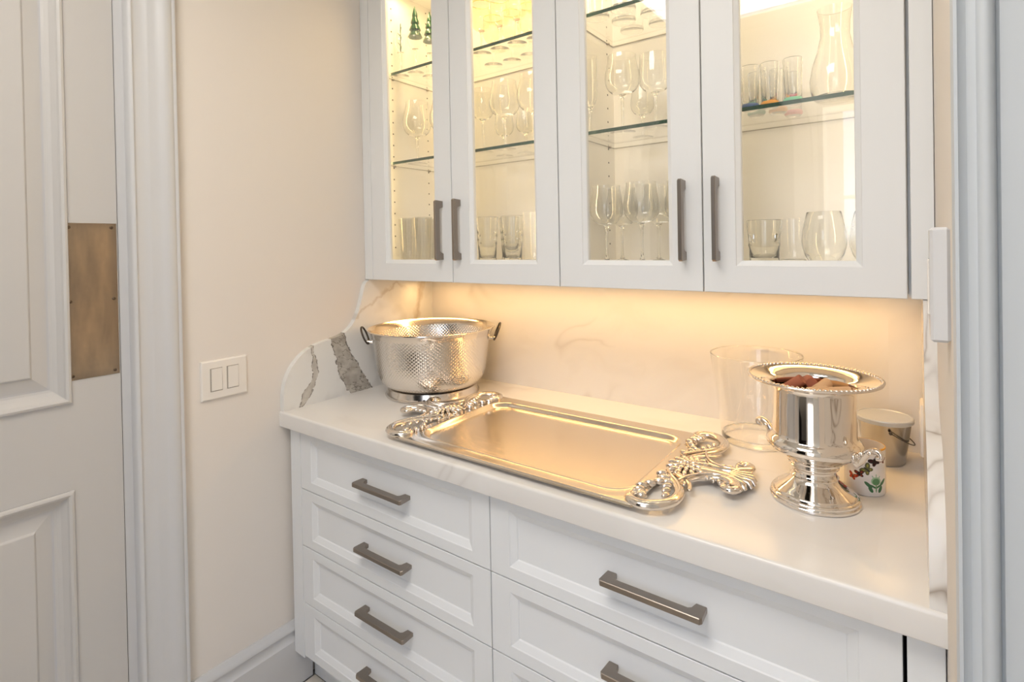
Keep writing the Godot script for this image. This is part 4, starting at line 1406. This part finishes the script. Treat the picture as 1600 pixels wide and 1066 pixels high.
	jm.lathe([Vector2(0.0, 0.0), Vector2(0.036, 0.0), Vector2(0.046, 0.008), Vector2(0.052, 0.030), Vector2(0.053, 0.050), Vector2(0.047, 0.085), Vector2(0.036, 0.120), Vector2(0.030, 0.150), Vector2(0.031, 0.180), Vector2(0.036, 0.212), Vector2(0.0350, 0.2125), Vector2(0.0295, 0.180), Vector2(0.0285, 0.150), Vector2(0.0345, 0.120), Vector2(0.0455, 0.085), Vector2(0.0515, 0.050), Vector2(0.0500, 0.031), Vector2(0.044, 0.012), Vector2(0.0, 0.008)], 48)
	put("vessel", jm, M.stem_glass, jug)
	# ---- right cabinet, top shelf: seen from below through the glass
	var tops := [[0.936, 0.230, "clear tumbler at the front left of the third door's top shelf"], [1.020, 0.235, "clear tumbler at the front centre of the third door's top shelf"], [0.985, 0.155, "clear tumbler in the middle row, left, of the third door's top shelf"], [1.075, 0.155, "clear tumbler in the middle row, right, of the third door's top shelf"], [0.975, 0.075, "clear tumbler at the back left of the third door's top shelf"], [1.066, 0.072, "clear tumbler at the back centre of the third door's top shelf"]]
	for q in tops:
		tumbler("old_fashioned_glass", q[2], V(q[0], S2, q[1]), 0.095, 0.036, 0.041, "clear tumblers on the top shelf", M.crystal)
	wine_glass("gilt_goblet", "amber goblet on the top shelf behind the fourth door", V(1.335, S2, 0.120), 0.170, 0.036, 0.034, 0.095, 0.032, "", M.amber_bowl)

# ================================================================ switches
func switches() -> void:
	var sw := thing("light_switch", "white double rocker switch plate on the left wall", "light switch", V(0.0, 1.0025, 0.931))
	sw.rotation.y = PI / 2
	var w := 0.136
	var h := 0.116
	var p := MB.new()
	p.rings([[0, 0, w, h, 0.0], [0.0008, 0.0008, w - 0.0008, h - 0.0008, 0.0055], [0.004, 0.004, w - 0.004, h - 0.004, 0.0075]], true)
	put("plate", p, M.plastic, sw)
	for k in 2:
		var x0 := 0.026 + 0.048 * k
		var fr := MB.new()
		fr.box(V(x0 - 0.001, 0.024, 0.0070), V(x0 + 0.0345, 0.0925, 0.0078))
		put("switch_recess", fr, M.recess, sw)
		var r := MB.new()
		var s := 0.0035 if k == 0 else 0.002
		r.prism([V(x0 + 0.0025, 0.0265, 0.0077), V(x0 + 0.0025, 0.0265, 0.0090), V(x0 + 0.0025, 0.058, 0.0098), V(x0 + 0.0025, 0.0905, 0.0105 + s * 0.2), V(x0 + 0.0025, 0.0905, 0.0077)], V(0.0305, 0, 0))
		put("rocker", r, M.plastic, sw)
	# control box on the right wall, near the camera
	var cb := thing("wall_control", "white wall control box on the right wall by the casing", "wall control", V(XR, 1.322, 0.865))
	cb.rotation.y = -PI / 2
	var c := MB.new()
	c.box(V(-0.062, 0, 0.0), V(0.0, 0.132, 0.0185), 0.003)
	put("housing", c, M.trim, cb)
	put("paddle_slot", bx(V(-0.050, 0.030, 0.0180), V(-0.044, 0.095, 0.0189)), M.gap, cb)
	put("paddle", bx(V(-0.034, 0.030, 0.0180), V(-0.014, 0.095, 0.0205), 0.001), M.plastic, cb)
	# outlet plate on the right upstand
	var ol := thing("wall_outlet", "white outlet plate on the right marble upstand behind the pail", "outlet", V(XR - 0.020, 0.945, 0.085))
	ol.rotation.y = -PI / 2
	var o := MB.new()
	o.rings([[-0.036, 0, 0.036, 0.118, 0.0], [-0.0355, 0.0005, 0.0355, 0.1175, 0.004], [-0.033, 0.003, 0.033, 0.115, 0.006]], true)
	put("plate", o, M.plastic, ol)
	for k in 2:
		var y := 0.025 + 0.038 * k
		put("socket", bx(V(-0.017, y, 0.0055), V(0.017, y + 0.030, 0.0072), 0.001), M.plastic, ol)
